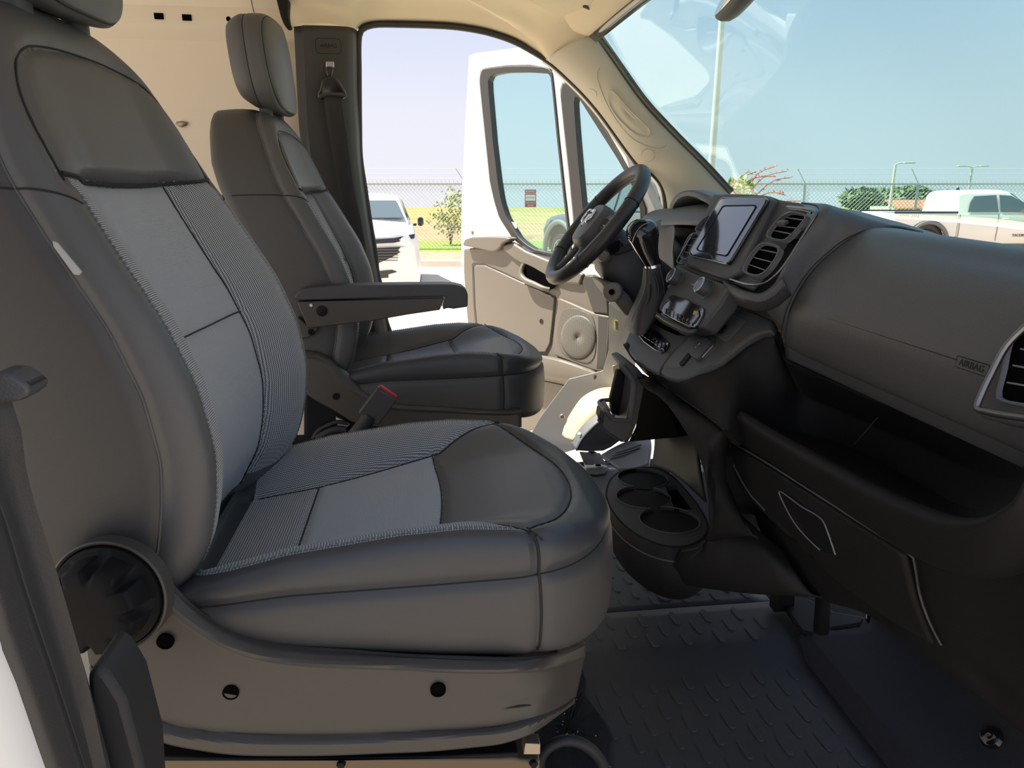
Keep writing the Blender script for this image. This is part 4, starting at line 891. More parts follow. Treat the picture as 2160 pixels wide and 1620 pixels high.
# raised shell around the screen
shell_o = [(1517,413),(1617,412),(1640,424),(1574,578),(1558,590),(1540,590),(1447,562),(1440,552)]
prism('screen_shell', SCR.L(.006, *[(1520,414),(1618,412),(1632,420),(1560,575),(1538,588),(1530,590),(1446,560),(1449,545)]), SCR.n*-.05, 'plastic', dash, bevel=.006, seg=3)
bez = [(1524,417),(1612,416),(1617,420),(1613,430),(1541,549),(1533,556),(1526,556),(1459,539),(1455,534),(1456,528),(1517,422)]
scb = prism('screen_bezel', SCR.L(.014, *bez), SCR.n*-.012, 'gloss_black', dash, bevel=.003, seg=3)
scr_in = [(1528,435),(1590,434),(1592,438),(1534,535),(1529,538),(1474,527),(1471,523),(1523,438)]
def ringq(name, o, i, off, th, mt, par):
    O = SCR.L(off, *o); I = SCR.L(off, *i); n = len(O); v = SCR.n*-th
    V = O+I+[p+v for p in O]+[p+v for p in I]; Fc = []
    for k in range(n):
        j = (k+1) % n; Fc += [(k, j, n+j, n+k), (2*n+k, 3*n+k, 3*n+j, 2*n+j), (k, 2*n+k, 2*n+j, j), (n+k, n+j, 3*n+j, 3*n+k)]
    return obj(name, V, Fc, mt, par, smooth=False)
ringq('screen_frame', [(a+(a-1531)*.045, b+(b-486)*.045) for a, b in scr_in], scr_in, .0155, .002, 'plastic_deep', scb)
prism('touch_screen', SCR.L(.0145, *scr_in), SCR.n*-.001, 'screen', scb, bevel=0)
ringq('bezel_chrome', [(a+(a-1535)*.012, b+(b-486)*.012) for a, b in bez], bez, .0125, .004, 'satin', scb)
# ---- air vents: frame ring, dark well, slats
def vent(outer, slats, pl=SCR, par=None, depth=.007, knob=None, offs=.004, fw=.12, nm='air_vent'):
    O = [Vector(p) for p in cr([(a, b, 0) for a, b in outer], 48, closed=True)]
    c = sum(O, Vector())/48
    I = [c+(p-c)*(1-fw) for p in O]
    f3 = lambda L, off: [pl(p.x, p.y, off) for p in L]
    o1, i1 = f3(O, offs), f3(I, offs); o0 = [p-pl.n*.010 for p in o1]; i0 = [p-pl.n*depth for p in i1]; om = f3([c+(p-c)*(1-fw*.45) for p in O], offs+.0035)
    n = 48; V = o0+o1+om+i1+i0; root = obj(nm, V, [q for k in range(4) for q in [(k*n+a, k*n+(a+1) % n, (k+1)*n+(a+1) % n, (k+1)*n+a) for a in range(n)]], 'gloss_vent', par or dash, angle=50)
    obj('vent_well', i0, [tuple(range(n))], 'hole', root, smooth=False)
    for (a, b) in slats:
        p, q = pl(*a, offs-.004), pl(*b, offs-.004); t = (q-p).normalized(); w = pl.n
        u = t.cross(w).normalized()
        V = [x_+w*s_*.0025-w*.003+u*r_*.0011 for x_ in (p, q) for s_ in (-1, 1) for r_ in (-1, 1)]
        obj('vent_slat', V, [(0, 1, 3, 2), (4, 6, 7, 5), (0, 4, 5, 1), (2, 3, 7, 6), (0, 2, 6, 4), (1, 5, 7, 3)], 'slat', root, bevel=.0006)
    if knob:
        p = pl(*knob, offs+.003); box('vent_tab', p, (.012, .030, .008), 'plastic', root, R=Matrix.Rotation(math.radians(-28), 3, 'Y'), bevel=.002)
    return root
# right pair beside the screen
vent([(1663,447),(1673,446),(1698,451),(1702,456),(1697,464),(1679,485),(1666,499),(1653,508),(1643,508),(1620,502),(1616,495),(1626,478),(1649,455)], [((1650,457),(1697,464)),((1632,474),(1690,482)),((1624,484),(1674,494))], knob=(1651,470))
vent([(1602,514),(1612,511),(1634,515),(1643,520),(1644,530),(1630,555),(1612,576),(1596,583),(1576,579),(1566,572),(1570,556),(1586,530)], [((1596,524),(1638,533)),((1584,541),(1626,552)),((1575,556),(1612,569))])
# left pair behind the screen
vent([(1485,460),(1498,453),(1504,458),(1496,474),(1484,488),(1472,490),(1466,484),(1474,470)], [((1478,468),(1500,468)),((1470,480),(1490,482))], offs=.0)
vent([(1460,492),(1472,491),(1476,498),(1462,530),(1450,546),(1440,547),(1434,540),(1440,522),(1450,502)], [((1452,502),(1473,502)),((1444,516),(1468,518)),((1438,530),(1460,534))], offs=.0)
# bright trim strips round the vent pods
tube('vent_trim', SCR.L(.006, (1660,436),(1700,440),(1719,445),(1722,452),(1706,478),(1686,510),(1664,545),(1644,572),(1622,592),(1604,600),(1580,600),(1556,594),(1540,589)), .0024, 'satin_dark', dash, res=8, n=70)
tube('vent_trim', SCR.L(.004, (1462,492),(1448,515),(1434,538),(1428,550),(1432,556),(1441,557)), .0022, 'satin_dark', dash, res=8, n=30)
tube('vent_trim', SCR.L(.004, (1664,440),(1690,443),(1712,449)), .002, 'satin_dark', dash, res=8, n=12)
# ---- dial panel
kp = [(1428,560),(1475,580),(1528,598),(1540,606),(1520,640),(1480,690),(1450,694),(1395,662),(1388,650),(1404,615)]
prism('dial_panel', KNB.L(0, *kp), KNB.n*-.04, 'plastic', dash, bevel=.006, seg=3)
def dial(px, py, ppx, ppy):
    b = KNB(px, py, 0); ax_ = KNB.n
    r = lathe('dial', [(.0215, -.004), (.0215, .001), (.0185, .002), (.0185, .022), (.0175, .0235), (.0001, .0235)], b, ax_, 'plastic', dash, n=48, mod=lambda q, r, h: r+(.0004*math.cos(q*24) if .003 < h < .022 else 0))
    lathe('dial_ring', [(.0145, .0232), (.0182, .0225), (.0188, .0245), (.0175, .0262), (.0150, .0262), (.0145, .0232)], b, ax_, 'satin', r, n=48)
    lathe('dial_cap', [(.0001, .0250), (.0148, .0250), (.0148, .0235)], b, ax_, 'satin_dark', r, n=32)
dial(1432, 590, 0, 0); dial(1494, 611, 0, 0)
textobj('dial_icons', 'o  A/C', KNB(1462, 600, .0006), (0, -1, 0), KNB.n, .007, 'grey_print', dash)
# climate key panel in gloss black, with small keys and the hazard key
gp_ = [(1412,624),(1420,622),(1450,632),(1480,646),(1485,652),(1482,666),(1470,686),(1463,692),(1452,689),(1420,674),(1398,662),(1395,656),(1402,640)]
gb = prism('climate_panel', KNB.L(.004, *gp_), KNB.n*-.008, 'gloss_black', dash, bevel=.002, seg=3)
icons = ['*', '=', '#', 'O', 'V', '|-', 'B', 'F']
for i in range(8):
    t = i/7.0; a, b = 1402+t*56, 653+t*25
    kq = KNB.L(.0062, (a-3.4, b-6), (a+3.2, b-3), (a+1.6, b+9), (a-4.6, b+6))
    k_ = prism('climate_key', kq, KNB.n*-.004, 'gloss_black', gb, bevel=.0006)
    textobj('key_icon', icons[i], KNB(a-.8, b+.6, .0066), (0, -1, 0), KNB.n, .008, 'grey_print', k_, depth=.0002)
hz = prism('hazard_key', KNB.L(.007, (1463,650),(1473,653),(1474,665),(1462,682),(1453,678),(1462,664)), KNB.n*-.004, 'gloss_black', gb, bevel=.001)
tri = KNB(1466, 660, .0076); ux = Vector((0, -1, 0)); uy = KNB.n.cross(ux)*-1
prism('hazard_mark', KNB.L(.0074, (1464,655),(1472,657),(1469,666),(1461,663)), KNB.n*-.0006, 'hazard', hz, bevel=0)
# ledge and pocket below the keys
lg = [[KNB(a, b, .002) for a, b in ((1384,656),(1400,668),(1425,680),(1455,695),(1470,694))], [KNB(a, b, .010) for a, b in ((1384,664),(1400,675),(1424,688),(1452,702),(1466,702))], [KNB(a, b, -.02) for a, b in ((1380,668),(1398,682),(1422,694),(1448,708),(1462,706))]]
sheet('key_ledge', lg, 'plastic', dash, nu=20, nv=10, thick=.002)
# ---- console deck: left half with key row, right half with the charging tray
dl = [(1327,700),(1340,680),(1362,664),(1385,652),(1400,668),(1440,690),(1470,694),(1462,706),(1440,722),(1416,745),(1396,775),(1388,790),(1367,780),(1340,760),(1322,738),(1318,722)]
dkL = prism('deck_key_side', DCK.L(0, *dl), DCK.n*-.05, 'plastic', dash, bevel=.006, seg=3)
pc = prism('deck_pocket', DCK.L(.0012, (1373,672),(1384,664),(1400,676),(1426,690),(1452,704),(1444,708),(1426,706),(1398,694),(1378,682)), DCK.n*-.002, 'hole', dkL, bevel=0)
kr = [(1352,693),(1360,688),(1372,690),(1392,702),(1411,722),(1410,730),(1402,740),(1394,744),(1380,738),(1358,722),(1346,708),(1345,702)]
krow = prism('key_row_frame', DCK.L(.004, *kr), DCK.n*-.006, 'gloss_black', dkL, bevel=.002, seg=3)
for i in range(7):
    t = i/6.0; a, b = 1356+t*43, 701+t*29
    prism('deck_key', DCK.L(.0085, (a-1.0, b-9), (a+4.6, b-5.2), (a+1.6, b+9), (a-4.4, b+5)), DCK.n*-.006, 'gloss_black', krow, bevel=.0009)
    if i in (2, 3, 4, 5): textobj('key_icon', '-+%="'[i-2], DCK(a, b, .0088), (0, -1, 0), DCK.n, .008, 'grey_print', krow, depth=.0002)
dr = [(1392,787),(1400,768),(1420,742),(1446,718),(1470,700),(1500,672),(1514,660),(1540,649),(1560,648),(1592,657),(1628,674),(1632,682),(1626,698),(1600,703),(1567,721),(1517,761),(1467,789),(1450,799),(1427,803),(1402,796)]
dkR = prism('deck_tray_side', DCK.L(.008, *dr), DCK.n*-.018, 'plastic', dash, bevel=.006, seg=4)
tray = [(1404,770),(1412,756),(1436,736),(1452,712),(1470,702),(1486,704),(1496,712),(1490,730),(1478,752),(1462,762),(1446,771),(1430,776),(1412,776)]
prism('deck_well', DCK.L(.0088, *tray), DCK.n*-.002, 'plastic_soft', dkR, bevel=.0008)
prism('charging_well', DCK.L(.0088, (1522,663),(1530,660),(1552,664),(1574,676),(1560,692),(1538,716),(1528,718),(1508,706),(1500,702),(1512,682)), DCK.n*-.002, 'plastic_soft', dkR, bevel=.0008)
for dq in ((1526,690),(1521,700)):
    c_ = DCK(dq[0], dq[1], .0098); tube('usb_port', [c_+Vector((0, -a, 0))+Vector((1, 0, 1)).normalized()*b for a, b in rrect(.014, .008, .002)], .0008, 'hole', dkR, res=5, closed=True)
# parking brake key
prism('brake_key_frame', DCK.L(.012, (1497,707),(1508,716),(1504,728),(1482,752),(1474,757),(1476,748),(1496,722)), DCK.n*-.008, 'satin', dkR, bevel=.001)
bk = prism('brake_key', DCK.L(.018, (1464,708),(1490,712),(1498,718),(1494,728),(1474,752),(1468,757),(1455,748),(1456,740)), DCK.n*-.016, 'plastic', dkR, bevel=.002)
textobj('brake_mark', 'P', DCK(1474, 726, .0184), (0, -1, 0), DCK.n, .009, 'grey_print', bk); textobj('brake_mark', 'o', DCK(1468, 732, .0184), (0, -1, 0), DCK.n, .007, 'grey_print', bk)
prism('brake_tab', DCK.L(.012, (1432,766),(1450,744),(1456,745),(1455,752),(1440,770),(1434,770)), DCK.n*-.008, 'plastic_deep', dkR, bevel=.001)
# ---- console flank below the deck, running on as the back wall of the open shelf
def mix(p, q, t): return p*(1-t)+q*t
fl_t = [(1318,726,.527),(1345,764,.53),(1387,786,.532),(1431,804,.537),(1455,801,.545),(1480,788,.565),(1520,762,.60),(1564,731,.635),(1593,709,.655),(1631,703,.675),(1649,755,.70),(1700,780,.73),(1800,825,.76),(1920,870,.78),(2040,920,.78),(2120,955,.74),(2200,985,.66),(2260,990,.61)]
fl_b = [(1336,757,.535),(1362,779,.540),(1398,809,.545),(1437,838,.548),(1475,864,.551),(1503,885,.556),(1530,906,.560),(1562,868,.605),(1600,886,.65),(1650,902,.70),(1700,918,.745),(1760,934,.78),(1830,962,.80),(1910,1006,.80),(1985,1050,.77),(2070,1078,.69),(2150,1055,.62),(2200,990,.595)]
Ft = [PX(*p)+(Vector((-.006, -.006, 0)) if p[0] < 1640 else Vector()) for p in fl_t]; Fb = [PX(*p) for p in fl_b]
fl_m = [mix(a, b, .5)+Vector((.02 if i > 8 else 0, 0, 0)) for i, (a, b) in enumerate(zip(Ft, Fb))]
Fb2 = [p+Vector((.03, 0, -.035)) for p in Fb]
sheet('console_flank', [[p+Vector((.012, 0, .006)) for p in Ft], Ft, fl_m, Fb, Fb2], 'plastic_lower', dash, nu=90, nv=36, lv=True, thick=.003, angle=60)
tube('flank_joint', [p+Vector((-.002, -.001, 0)) for p in Fb[:7]], .0012, 'print_dark', dash, res=5, n=40)
# lip under the airbag panel
s_lip = [Vector((.690, y, 1.432)) for y in np.linspace(1.275, .60, 12)]; s_lip2 = [Vector((.700, y, 1.404)) for y in np.linspace(1.280, .60, 12)]; s_lip3 = [Vector((.78, y, 1.412)) for y in np.linspace(1.240, .60, 12)]
sheet('shelf_lip', [[p+Vector((.01, 0, .012)) for p in s_lip], s_lip, s_lip2, s_lip3], 'plastic_soft', dash, nu=30, nv=20, lv=True, thick=.003)
# shelf floor and rounded front
crest = [(1546,866),(1571,876),(1618,907),(1719,964),(1817,1017),(1889,1052),(1952,1077),(1996,1091),(2047,1096),(2094,1088),(2135,1065),(2160,1043),(2190,985)]
crest3 = [PX(a, b, .60-.012*max(0, (a-2000)/190)) for a, b in crest]
bk_px = [(1562,866,.606),(1585,874,.64),(1625,893,.68),(1700,918,.75),(1775,938,.79),(1830,962,.80),(1890,995,.80),(1950,1030,.79),(2000,1056,.76),(2060,1078,.70),(2115,1070,.64),(2150,1048,.61),(2188,986,.595)]
bk3 = [PX(*p) for p in bk_px]
fb_px = [(1541,928),(1556,940),(1593,964),(1700,1032),(1810,1102),(1870,1138),(1914,1164),(1990,1196),(2060,1206),(2120,1196),(2180,1166),(2230,1126),(2280,1060)]
fb3 = [PX(a, b, .618) for a, b in fb_px]
fl3 = [mix(a, b, .5)+Vector((0, 0, -.012)) for a, b in zip(bk3, crest3)]
s1_ = [p+Vector((-.008, 0, -.006)) for p in crest3]; s2_ = [mix(a, b, .35)+Vector((-.010, 0, 0)) for a, b in zip(crest3, fb3)]; s3_ = [mix(a, b, .75)+Vector((-.006, 0, 0)) for a, b in zip(crest3, fb3)]
def cap(r, e): return [r[0]+e]+r
rows = [bk3, fl3, [p+Vector((.01, 0, .0)) for p in crest3], crest3, s1_, s2_, s3_, fb3, [p+Vector((.02, 0, -.01)) for p in fb3]]
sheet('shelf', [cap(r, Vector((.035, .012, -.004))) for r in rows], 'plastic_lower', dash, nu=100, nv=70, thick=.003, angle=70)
tube('shelf_rib', [PX(1852, 880, .785), PX(1802, 938, .775)], .0012, 'plastic', dash, res=5)
# ---- glove box lid and the lower dash around it
def gx(b): return float(np.interp(b, [900, 1000, 1150, 1300, 1420, 1700], [.615, .612, .625, .69, .78, .90]))
lid = [PX(a, b, gx(b)) for a, b in ((1540,932),(1620,981),(1700,1032),(1780,1083),(1860,1134),(1913,1167))]
lid2 = [PX(a, b, gx(b)) for a, b in ((1550,985),(1625,1030),(1700,1080),(1780,1130),(1860,1180),(1926,1215))]
lid3 = [PX(a, b, gx(b)) for a, b in ((1580,1040),(1640,1085),(1710,1135),(1790,1190),(1865,1235),(1938,1268))]
lid4 = [PX(a, b, gx(b)) for a, b in ((1640,1100),(1690,1150),(1750,1205),(1820,1260),(1890,1310),(1972,1355))]
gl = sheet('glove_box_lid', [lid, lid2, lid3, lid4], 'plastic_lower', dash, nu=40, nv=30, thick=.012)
for L_ in ([(1539,930),(1620,978),(1700,1029),(1780,1080),(1860,1131),(1912,1163),(1925,1174),(1930,1195),(1940,1253),(1958,1307),(1985,1360)], [(1538,930),(1547,978),(1578,1036),(1613,1076)]):
    tube('lid_edge', [PX(a, b, gx(b)-.007) for a, b in L_], .0018, 'plastic_soft', gl, res=6, n=60)
hdl = [(1643,1037),(1650,1038),(1690,1066),(1733,1093),(1744,1112),(1752,1140),(1762,1168),(1745,1168),(1728,1160),(1700,1132),(1676,1103),(1658,1072)]
prism('lid_handle', [PX(a, b, gx(b)-.0075) for a, b in hdl], (.006, 0, 0), 'plastic_deep', gl, bevel=.001)
tube('handle_edge', [PX(a, b, gx(b)-.009) for a, b in ((1729,1160),(1700,1132),(1676,1103),(1658,1072),(1643,1038),(1652,1040),(1690,1068),(1733,1095),(1745,1120),(1762,1170))], .0014, 'slat', gl, res=6, n=50)
# apron behind the lid and on to the right end
ap_l = [(1606,1120),(1640,1190),(1690,1240),(1750,1268),(1800,1282),(1844,1302),(1920,1358),(2000,1420),(2080,1482),(2160,1545),(2230,1595),(2300,1640),(2380,1700)]
def apx(i, b): return gx(b)+(.045 if i < 6 else .016 if i == 6 else .004)
ap_r = [[PX(a*(1-t)+c*t, b*(1-t)+d*t, apx(i, b*(1-t)+d*t)) for i, ((a, b), (c, d)) in enumerate(zip(fb_px, ap_l))] for t in (0, .2, .4, .6, .8, 1.0)]
ap_r.append([p+Vector((.03, 0, .0)) for p in ap_r[-1]])
sheet('lower_apron', ap_r, 'plastic_lower', dash, nu=60, nv=40, thick=.004)
# right end vent
RV = plane((.600, .70, 1.45), (-1, -.12, .30))
vent([(2124,722),(2140,700),(2190,670),(2260,650),(2260,850),(2190,858),(2130,851),(2102,842),(2100,828),(2112,780)], [((2150,735),(2250,752)),((2134,770),(2250,790)),((2122,806),(2250,828))], pl=RV, offs=.004, fw=.06, depth=.006)
tube('vent_trim', RV.L(.014, (2176,676),(2124,728),(2092,786),(2064,846),(2062,862),(2080,868),(2120,876),(2180,884)), .004, 'satin_dark', dash, res=8, n=50)
prism('vent_pod', RV.L(-.004, (2180,650),(2118,722),(2084,790),(2054,862),(2064,880),(2130,895),(2260,905),(2280,640)), RV.n*-.05, 'plastic', dash, bevel=.008)
prism('dash_end_cap', [(x, .572, z) for x, z in ((.70,1.425),(.668,1.46),(.645,1.52),(.672,1.57),(.70,1.605),(.745,1.635),(.80,1.636),(.88,1.62),(1.0,1.58),(1.12,1.52),(1.12,1.02),(.98,.92),(.84,.96),(.70,1.08),(.63,1.22),(.60,1.36),(.60,1.42))], (0, -.02, 0), 'plastic_lower', dash, bevel=.004)
# ---- instrument hood and cluster
hf = [PY(a, b, y) for a, b, y in ((1411,470,2.32),(1411,448,2.32),(1416,428,2.30),(1428,411,2.25),(1446,404,2.17),(1466,406,2.08),(1490,413,1.97),(1512,424,1.86),(1520,440,1.80))]
hb = [Vector((p.x+.16, p.y*.9+.21, min(p.z+.0, 1.70))) for p in hf]; hb = [Vector((.95, p.y, 1.69 if 1 < i < 8 else 1.66)) for i, p in enumerate(hf)]
hi = [PY(a, b, y) for a, b, y in ((1418,474,2.31),(1418,452,2.30),(1424,434,2.28),(1434,421,2.23),(1449,414,2.16),(1467,417,2.08),(1486,425,1.98),(1500,436,1.89),(1506,450,1.84))]
hin = [mix(p, Vector((p.x+.12, p.y, p.z-.02)), 1) for p in hi]
sheet('instrument_hood', [hb, [mix(a, b, .35)+Vector((0, 0, .012)) for a, b in zip(hf, hb)], [p+Vector((.006, 0, .002)) for p in hf], hf, hi, hin], 'plastic_soft', dash, nu=50, nv=36, thick=.003)
gs = [PY(a, b, y) for a, b, y in ((1434,500,2.22),(1438,478,2.22),(1446,458,2.20),(1460,446,2.14),(1476,442,2.05),(1490,446,1.98),(1500,456,1.92))]
gi = [PY(a, b, y) for a, b, y in ((1448,508,2.20),(1450,486,2.20),(1457,466,2.18),(1468,454,2.12),(1480,450,2.04),(1490,454,1.98),(1496,464,1.93))]
sheet('cluster_surround', [[p+Vector((.03, 0, .0)) for p in gs], gs, gi, [p+Vector((.04, 0, 0)) for p in gi]], 'door_trim', dash, nu=30, nv=14, thick=.002)
prism('cluster_lens', [p+Vector((.03, 0, 0)) for p in gi]+[PY(1480, 500, 1.98), PY(1462, 512, 2.10)], (.003, 0, 0), 'screen', dash, bevel=0)
for a, b, y in ((1462, 478, 2.12), (1484, 474, 1.99)):
    lathe('gauge', [(.0001, 0), (.035, 0), (.038, .004), (.040, 0)], PY(a, b, y)+Vector((.026, 0, 0)), (-1, 0, .3), 'satin_dark', dash, n=28)
# bowl below the hood and driver-side lower dash
bw = [[PY(a, b, y) for a, b, y in ((1376,474,2.34),(1390,465,2.30),(1410,463,2.24),(1420,470,2.18),(1424,484,2.12),(1422,505,2.06))],
      [PY(a, b, y) for a, b, y in ((1372,490,2.32),(1388,486,2.28),(1408,490,2.22),(1418,500,2.16),(1420,516,2.10),(1420,535,2.04))],
      [PY(a, b, y) for a, b, y in ((1372,540,2.32),(1388,545,2.28),(1405,555,2.20),(1416,565,2.12),(1422,580,2.04),(1426,592,1.96))]]
sheet('cluster_bowl', bw, 'plastic', dash, nu=30, nv=20, thick=.003)
ld = [[PY(a, b, y) for a, b, y in ((1300,560,2.42),(1330,560,2.34),(1372,500,2.30),(1400,520,2.10),(1430,560,1.90),(1440,570,1.80))],
      [PY(a, b, y) for a, b, y in ((1276,590,2.44),(1310,620,2.36),(1345,640,2.20),(1385,640,2.0),(1410,640,1.86),(1425,630,1.78))],
      [PY(a, b, y) for a, b, y in ((1302,640,2.44),(1318,690,2.36),(1335,720,2.2),(1370,720,2.0),(1400,700,1.86),(1420,680,1.78))],
      [PY(a, b, y) for a, b, y in ((1330,720,2.44),(1335,760,2.36),(1350,790,2.2),(1380,790,2.0),(1400,770,1.9),(1420,740,1.85))]]
sheet('driver_knee_panel', [[p+Vector((.06, 0, 0)) for p in r] for r in ld], 'plastic', dash, nu=30, nv=30, thick=.004)
# ---- lower console with tray, arch and cup holder
arch_e = [(1352,800),(1362,816),(1400,840),(1431,880),(1458,924),(1484,978),(1496,1031),(1502,1084),(1500,1125),(1490,1146)]
crs = [(1356,790),(1400,818),(1440,846),(1484,876),(1515,898),(1529,910),(1524,960),(1530,1022),(1556,1084),(1590,1130)]
lc0 = [PX(a, b, .50+.06*i/9) for i, (a, b) in enumerate(arch_e)]
lc1 = [PX(a, b, .548+.04*i/9) for i, (a, b) in enumerate(crs)]
lc2 = [PX(a+10, b+8, .60) for a, b in crs]
lc00 = [p+Vector((.06, .03, .005)) for p in lc0]; lc000 = [p+Vector((.16, .06, .0)) for p in lc0]
sheet('console_arch', [lc000, lc00, lc0, [mix(a, b, .5)+Vector((-.012, 0, .004)) for a, b in zip(lc0, lc1)], lc1, lc2], 'plastic_lower', dash, nu=50, nv=40, thick=.004)
# arch back wall
bwl = [[PX(a, b, x) for a, b, x in ((1375,830,.72),(1420,850,.70),(1470,900,.68))], [PX(a, b, x) for a, b, x in ((1382,925,.73),(1430,935,.71),(1475,970,.68))], [PX(a, b, x) for a, b, x in ((1376,985,.70),(1420,1000,.68),(1490,1060,.64))]]
sheet('arch_back', bwl, 'plastic_lower', dash, nu=16, nv=16, thick=.004)
# cup holder
CZ = 1.0
cup_o = [(1275,1038),(1285,1010),(1308,992),(1342,985),(1382,984),(1410,995),(1441,1024),(1472,1061),(1493,1096),(1499,1118),(1492,1136),(1470,1151),(1441,1158),(1399,1154),(1359,1140),(1319,1114),(1291,1083),(1278,1058)]
co = [Vector(p) for p in cr([PZ(a, b, CZ) for a, b in cup_o], 64, closed=True)]; cc_ = sum(co, Vector())/64
def lev(s, dz, dx=0): return [Vector((cc_.x+(p.x-cc_.x)*s+dx, cc_.y+(p.y-cc_.y)*s, CZ+dz)) for p in co]
LV = [lev(.93, -.001), lev(.985, 0), lev(1.0, -.004), lev(1.015, -.03), lev(1.02, -.055), lev(1.0, -.09, .005), lev(.93, -.125, .012), lev(.80, -.15, .02), lev(.6, -.165, .03), lev(.3, -.17, .03)]
V = [p for l in LV for p in l]
cupb = obj('cup_holder_body', V, grid_faces(len(LV), 64, False, True), 'plastic_lower', dash)
top = prism('cup_holder_top', lev(.94, .0005), (0, 0, -.012), 'plastic', cupb, bevel=0)
def boolean(o, cutters):
    dg = bpy.context.evaluated_depsgraph_get()
    for k in cutters:
        m = o.modifiers.new('b', 'BOOLEAN'); m.object = k; m.operation = 'DIFFERENCE'; m.solver = 'EXACT'
    bpy.context.view_layer.update(); dg = bpy.context.evaluated_depsgraph_get(); me = bpy.data.meshes.new_from_object(o.evaluated_get(dg))
    old = o.data; o.modifiers.clear(); me.name = old.name; o.data = me
    for k in cutters: bpy.data.objects.remove(k)
    me.shade_smooth(); me.set_sharp_from_angle(angle=math.radians(35))
wells = [(1356, 1009, 56), (1357, 1049, 60), (1412, 1097, 66)]
cut = []; wl = []
for a, b, r in wells:
    c = PZ(a, b, CZ); R_ = (PZ(a+r, b, CZ)-PZ(a-r, b, CZ)).length/2; wl.append((c, R_*.94))
    q = lathe('cutter', [(R_*.94, -.05), (R_*.94, .05)], c, (0, 0, 1), 'plastic', cupb, n=40); cut.append(q)
sl4 = [PZ(a, b, CZ) for a, b in ((1404,1026),(1428,1024),(1468,1076),(1424,1074),(1412,1050))]
cut.append(prism('cutter', [p+Vector((0, 0, -.05)) for p in sl4], (0, 0, .1), 'plastic', cupb, bevel=0))
boolean(top, cut)
for c, R_ in wl:
    lathe('cup_well', [(.0001, -.062), (R_*.84, -.062), (R_*.90, -.055), (R_*.985, -.006)], c, (0, 0, 1), 'plastic_lower', cupb, n=40)
    arcs = []; cur = []
    for i in range(97):
        a_ = 2*math.pi*i/96+.3; q = c+Vector((R_*math.cos(a_), R_*math.sin(a_), .0012))
        if all((q-c2).length > R2 or c2 is c for c2, R2 in wl): cur.append(q)
        elif len(cur) > 4: arcs.append(cur); cur = []
        else: cur = []
    if len(cur) > 4: arcs.append(cur)
    for ar_ in arcs: tube('well_rim_highlight', ar_, .0018, 'plastic_soft', cupb, res=6)  # rim lips in lighter plastic, painting in the highlight round each well
    for k in range(3):
        a_ = .6+k*2.1; box('cup_grip', c+Vector((R_*.86*math.cos(a_), R_*.86*math.sin(a_), -.03)), (.012, .018, .03), 'rubber', cupb, R=Matrix.Rotation(a_, 3, 'Z'), bevel=.005)
prism('card_slot_floor', [p+Vector((0, 0, -.05)) for p in sl4], (0, 0, -.002), 'plastic_deep', cupb, bevel=0)
tube('cup_rim', lev(1.012, -.028), .0022, 'plastic', cupb, res=6, closed=True)
# console foot running down behind the cup holder
cf_ = [[PX(*p) for p in r] for r in ([(1440,1160,.50),(1480,1148,.54),(1503,1110,.565),(1520,1060,.575),(1545,1070,.60),(1600,1120,.63),(1650,1160,.66)], [(1420,1195,.50),(1475,1190,.535),(1515,1170,.56),(1550,1150,.585),(1590,1160,.61),(1640,1190,.64),(1680,1210,.67)], [(1425,1228,.52),(1480,1237,.55),(1530,1242,.58),(1580,1246,.61),(1630,1249,.64),(1680,1252,.67),(1720,1256,.70)])]
cf_.append([p+Vector((.08, 0, 0)) for p in cf_[-1]])
sheet('console_foot', cf_, 'plastic_lower', dash, nu=30, nv=24, thick=.004)
# added black block that stands for the shade in the arch behind the tray
prism('arch_shade_block', [PX(a, b, .60) for a, b in ((1345,805),(1358,815),(1375,818),(1400,845),(1418,875),(1430,922),(1380,927),(1325,932),(1340,900),(1350,850))], (.10, .03, 0), 'hole', dash, bevel=.004)
# fold-out tray
tr_ = prism('tray_shell', YL(1.615, (1313,768),(1327,763),(1345,776),(1357,790),(1359,820),(1354,845),(1345,890),(1332,922),(1325,933),(1316,930),(1327,885),(1335,840),(1339,808),(1333,796)), (0, .115, 0), 'plastic', dash, bevel=.004, seg=3)
tube('tray_rim', YL(1.615, (1327,884),(1334,845),(1337,808),(1331,796),(1322,784),(1312,772)), .008, 'plastic_soft', tr_, res=10, n=30)
tube('tray_rim', [PY(1312, 771, 1.615), PY(1308, 772, 1.66), PY(1303, 776, 1.73)], .008, 'plastic_soft', tr_, res=10, n=10)
prism('tray_back', YL(1.70, (1304,776),(1314,776),(1334,806),(1332,840),(1325,885),(1290,872),(1288,842),(1296,808)), (0, .02, 0), 'plastic_deep', tr_, bevel=.002)
prism('tray_cup', YL(1.605, (1277,866),(1284,874),(1293,887),(1325,887),(1331,890),(1330,905),(1322,930),(1310,930),(1284,914),(1268,897),(1272,880)), (0, .006, 0), 'plastic', tr_, bevel=.003)
prism('tray_cup_front', [PY(1278, 868, 1.605), PY(1267, 897, 1.605), PY(1256, 872, 1.70), PY(1259, 855, 1.72), PY(1266, 847, 1.72)], Vector((.012, 0, .004)), 'plastic', tr_, bevel=.003)
sheet('tray_bottom', [[PY(a, b, y) for a, b in ((1262,880),(1268,896),(1285,915),(1310,930),(1324,931))] for y in (1.607, 1.66, 1.73)], 'plastic', tr_, nu=20, nv=6, thick=.004)
tube('tray_lip', [PY(a, b, y) for a, b, y in ((1328,887,1.607),(1300,886,1.605),(1291,883,1.605),(1280,867,1.606),(1272,858,1.65),(1264,849,1.715),(1270,845,1.735),(1292,843,1.735))], .0055, 'plastic_soft', tr_, res=8, n=50)
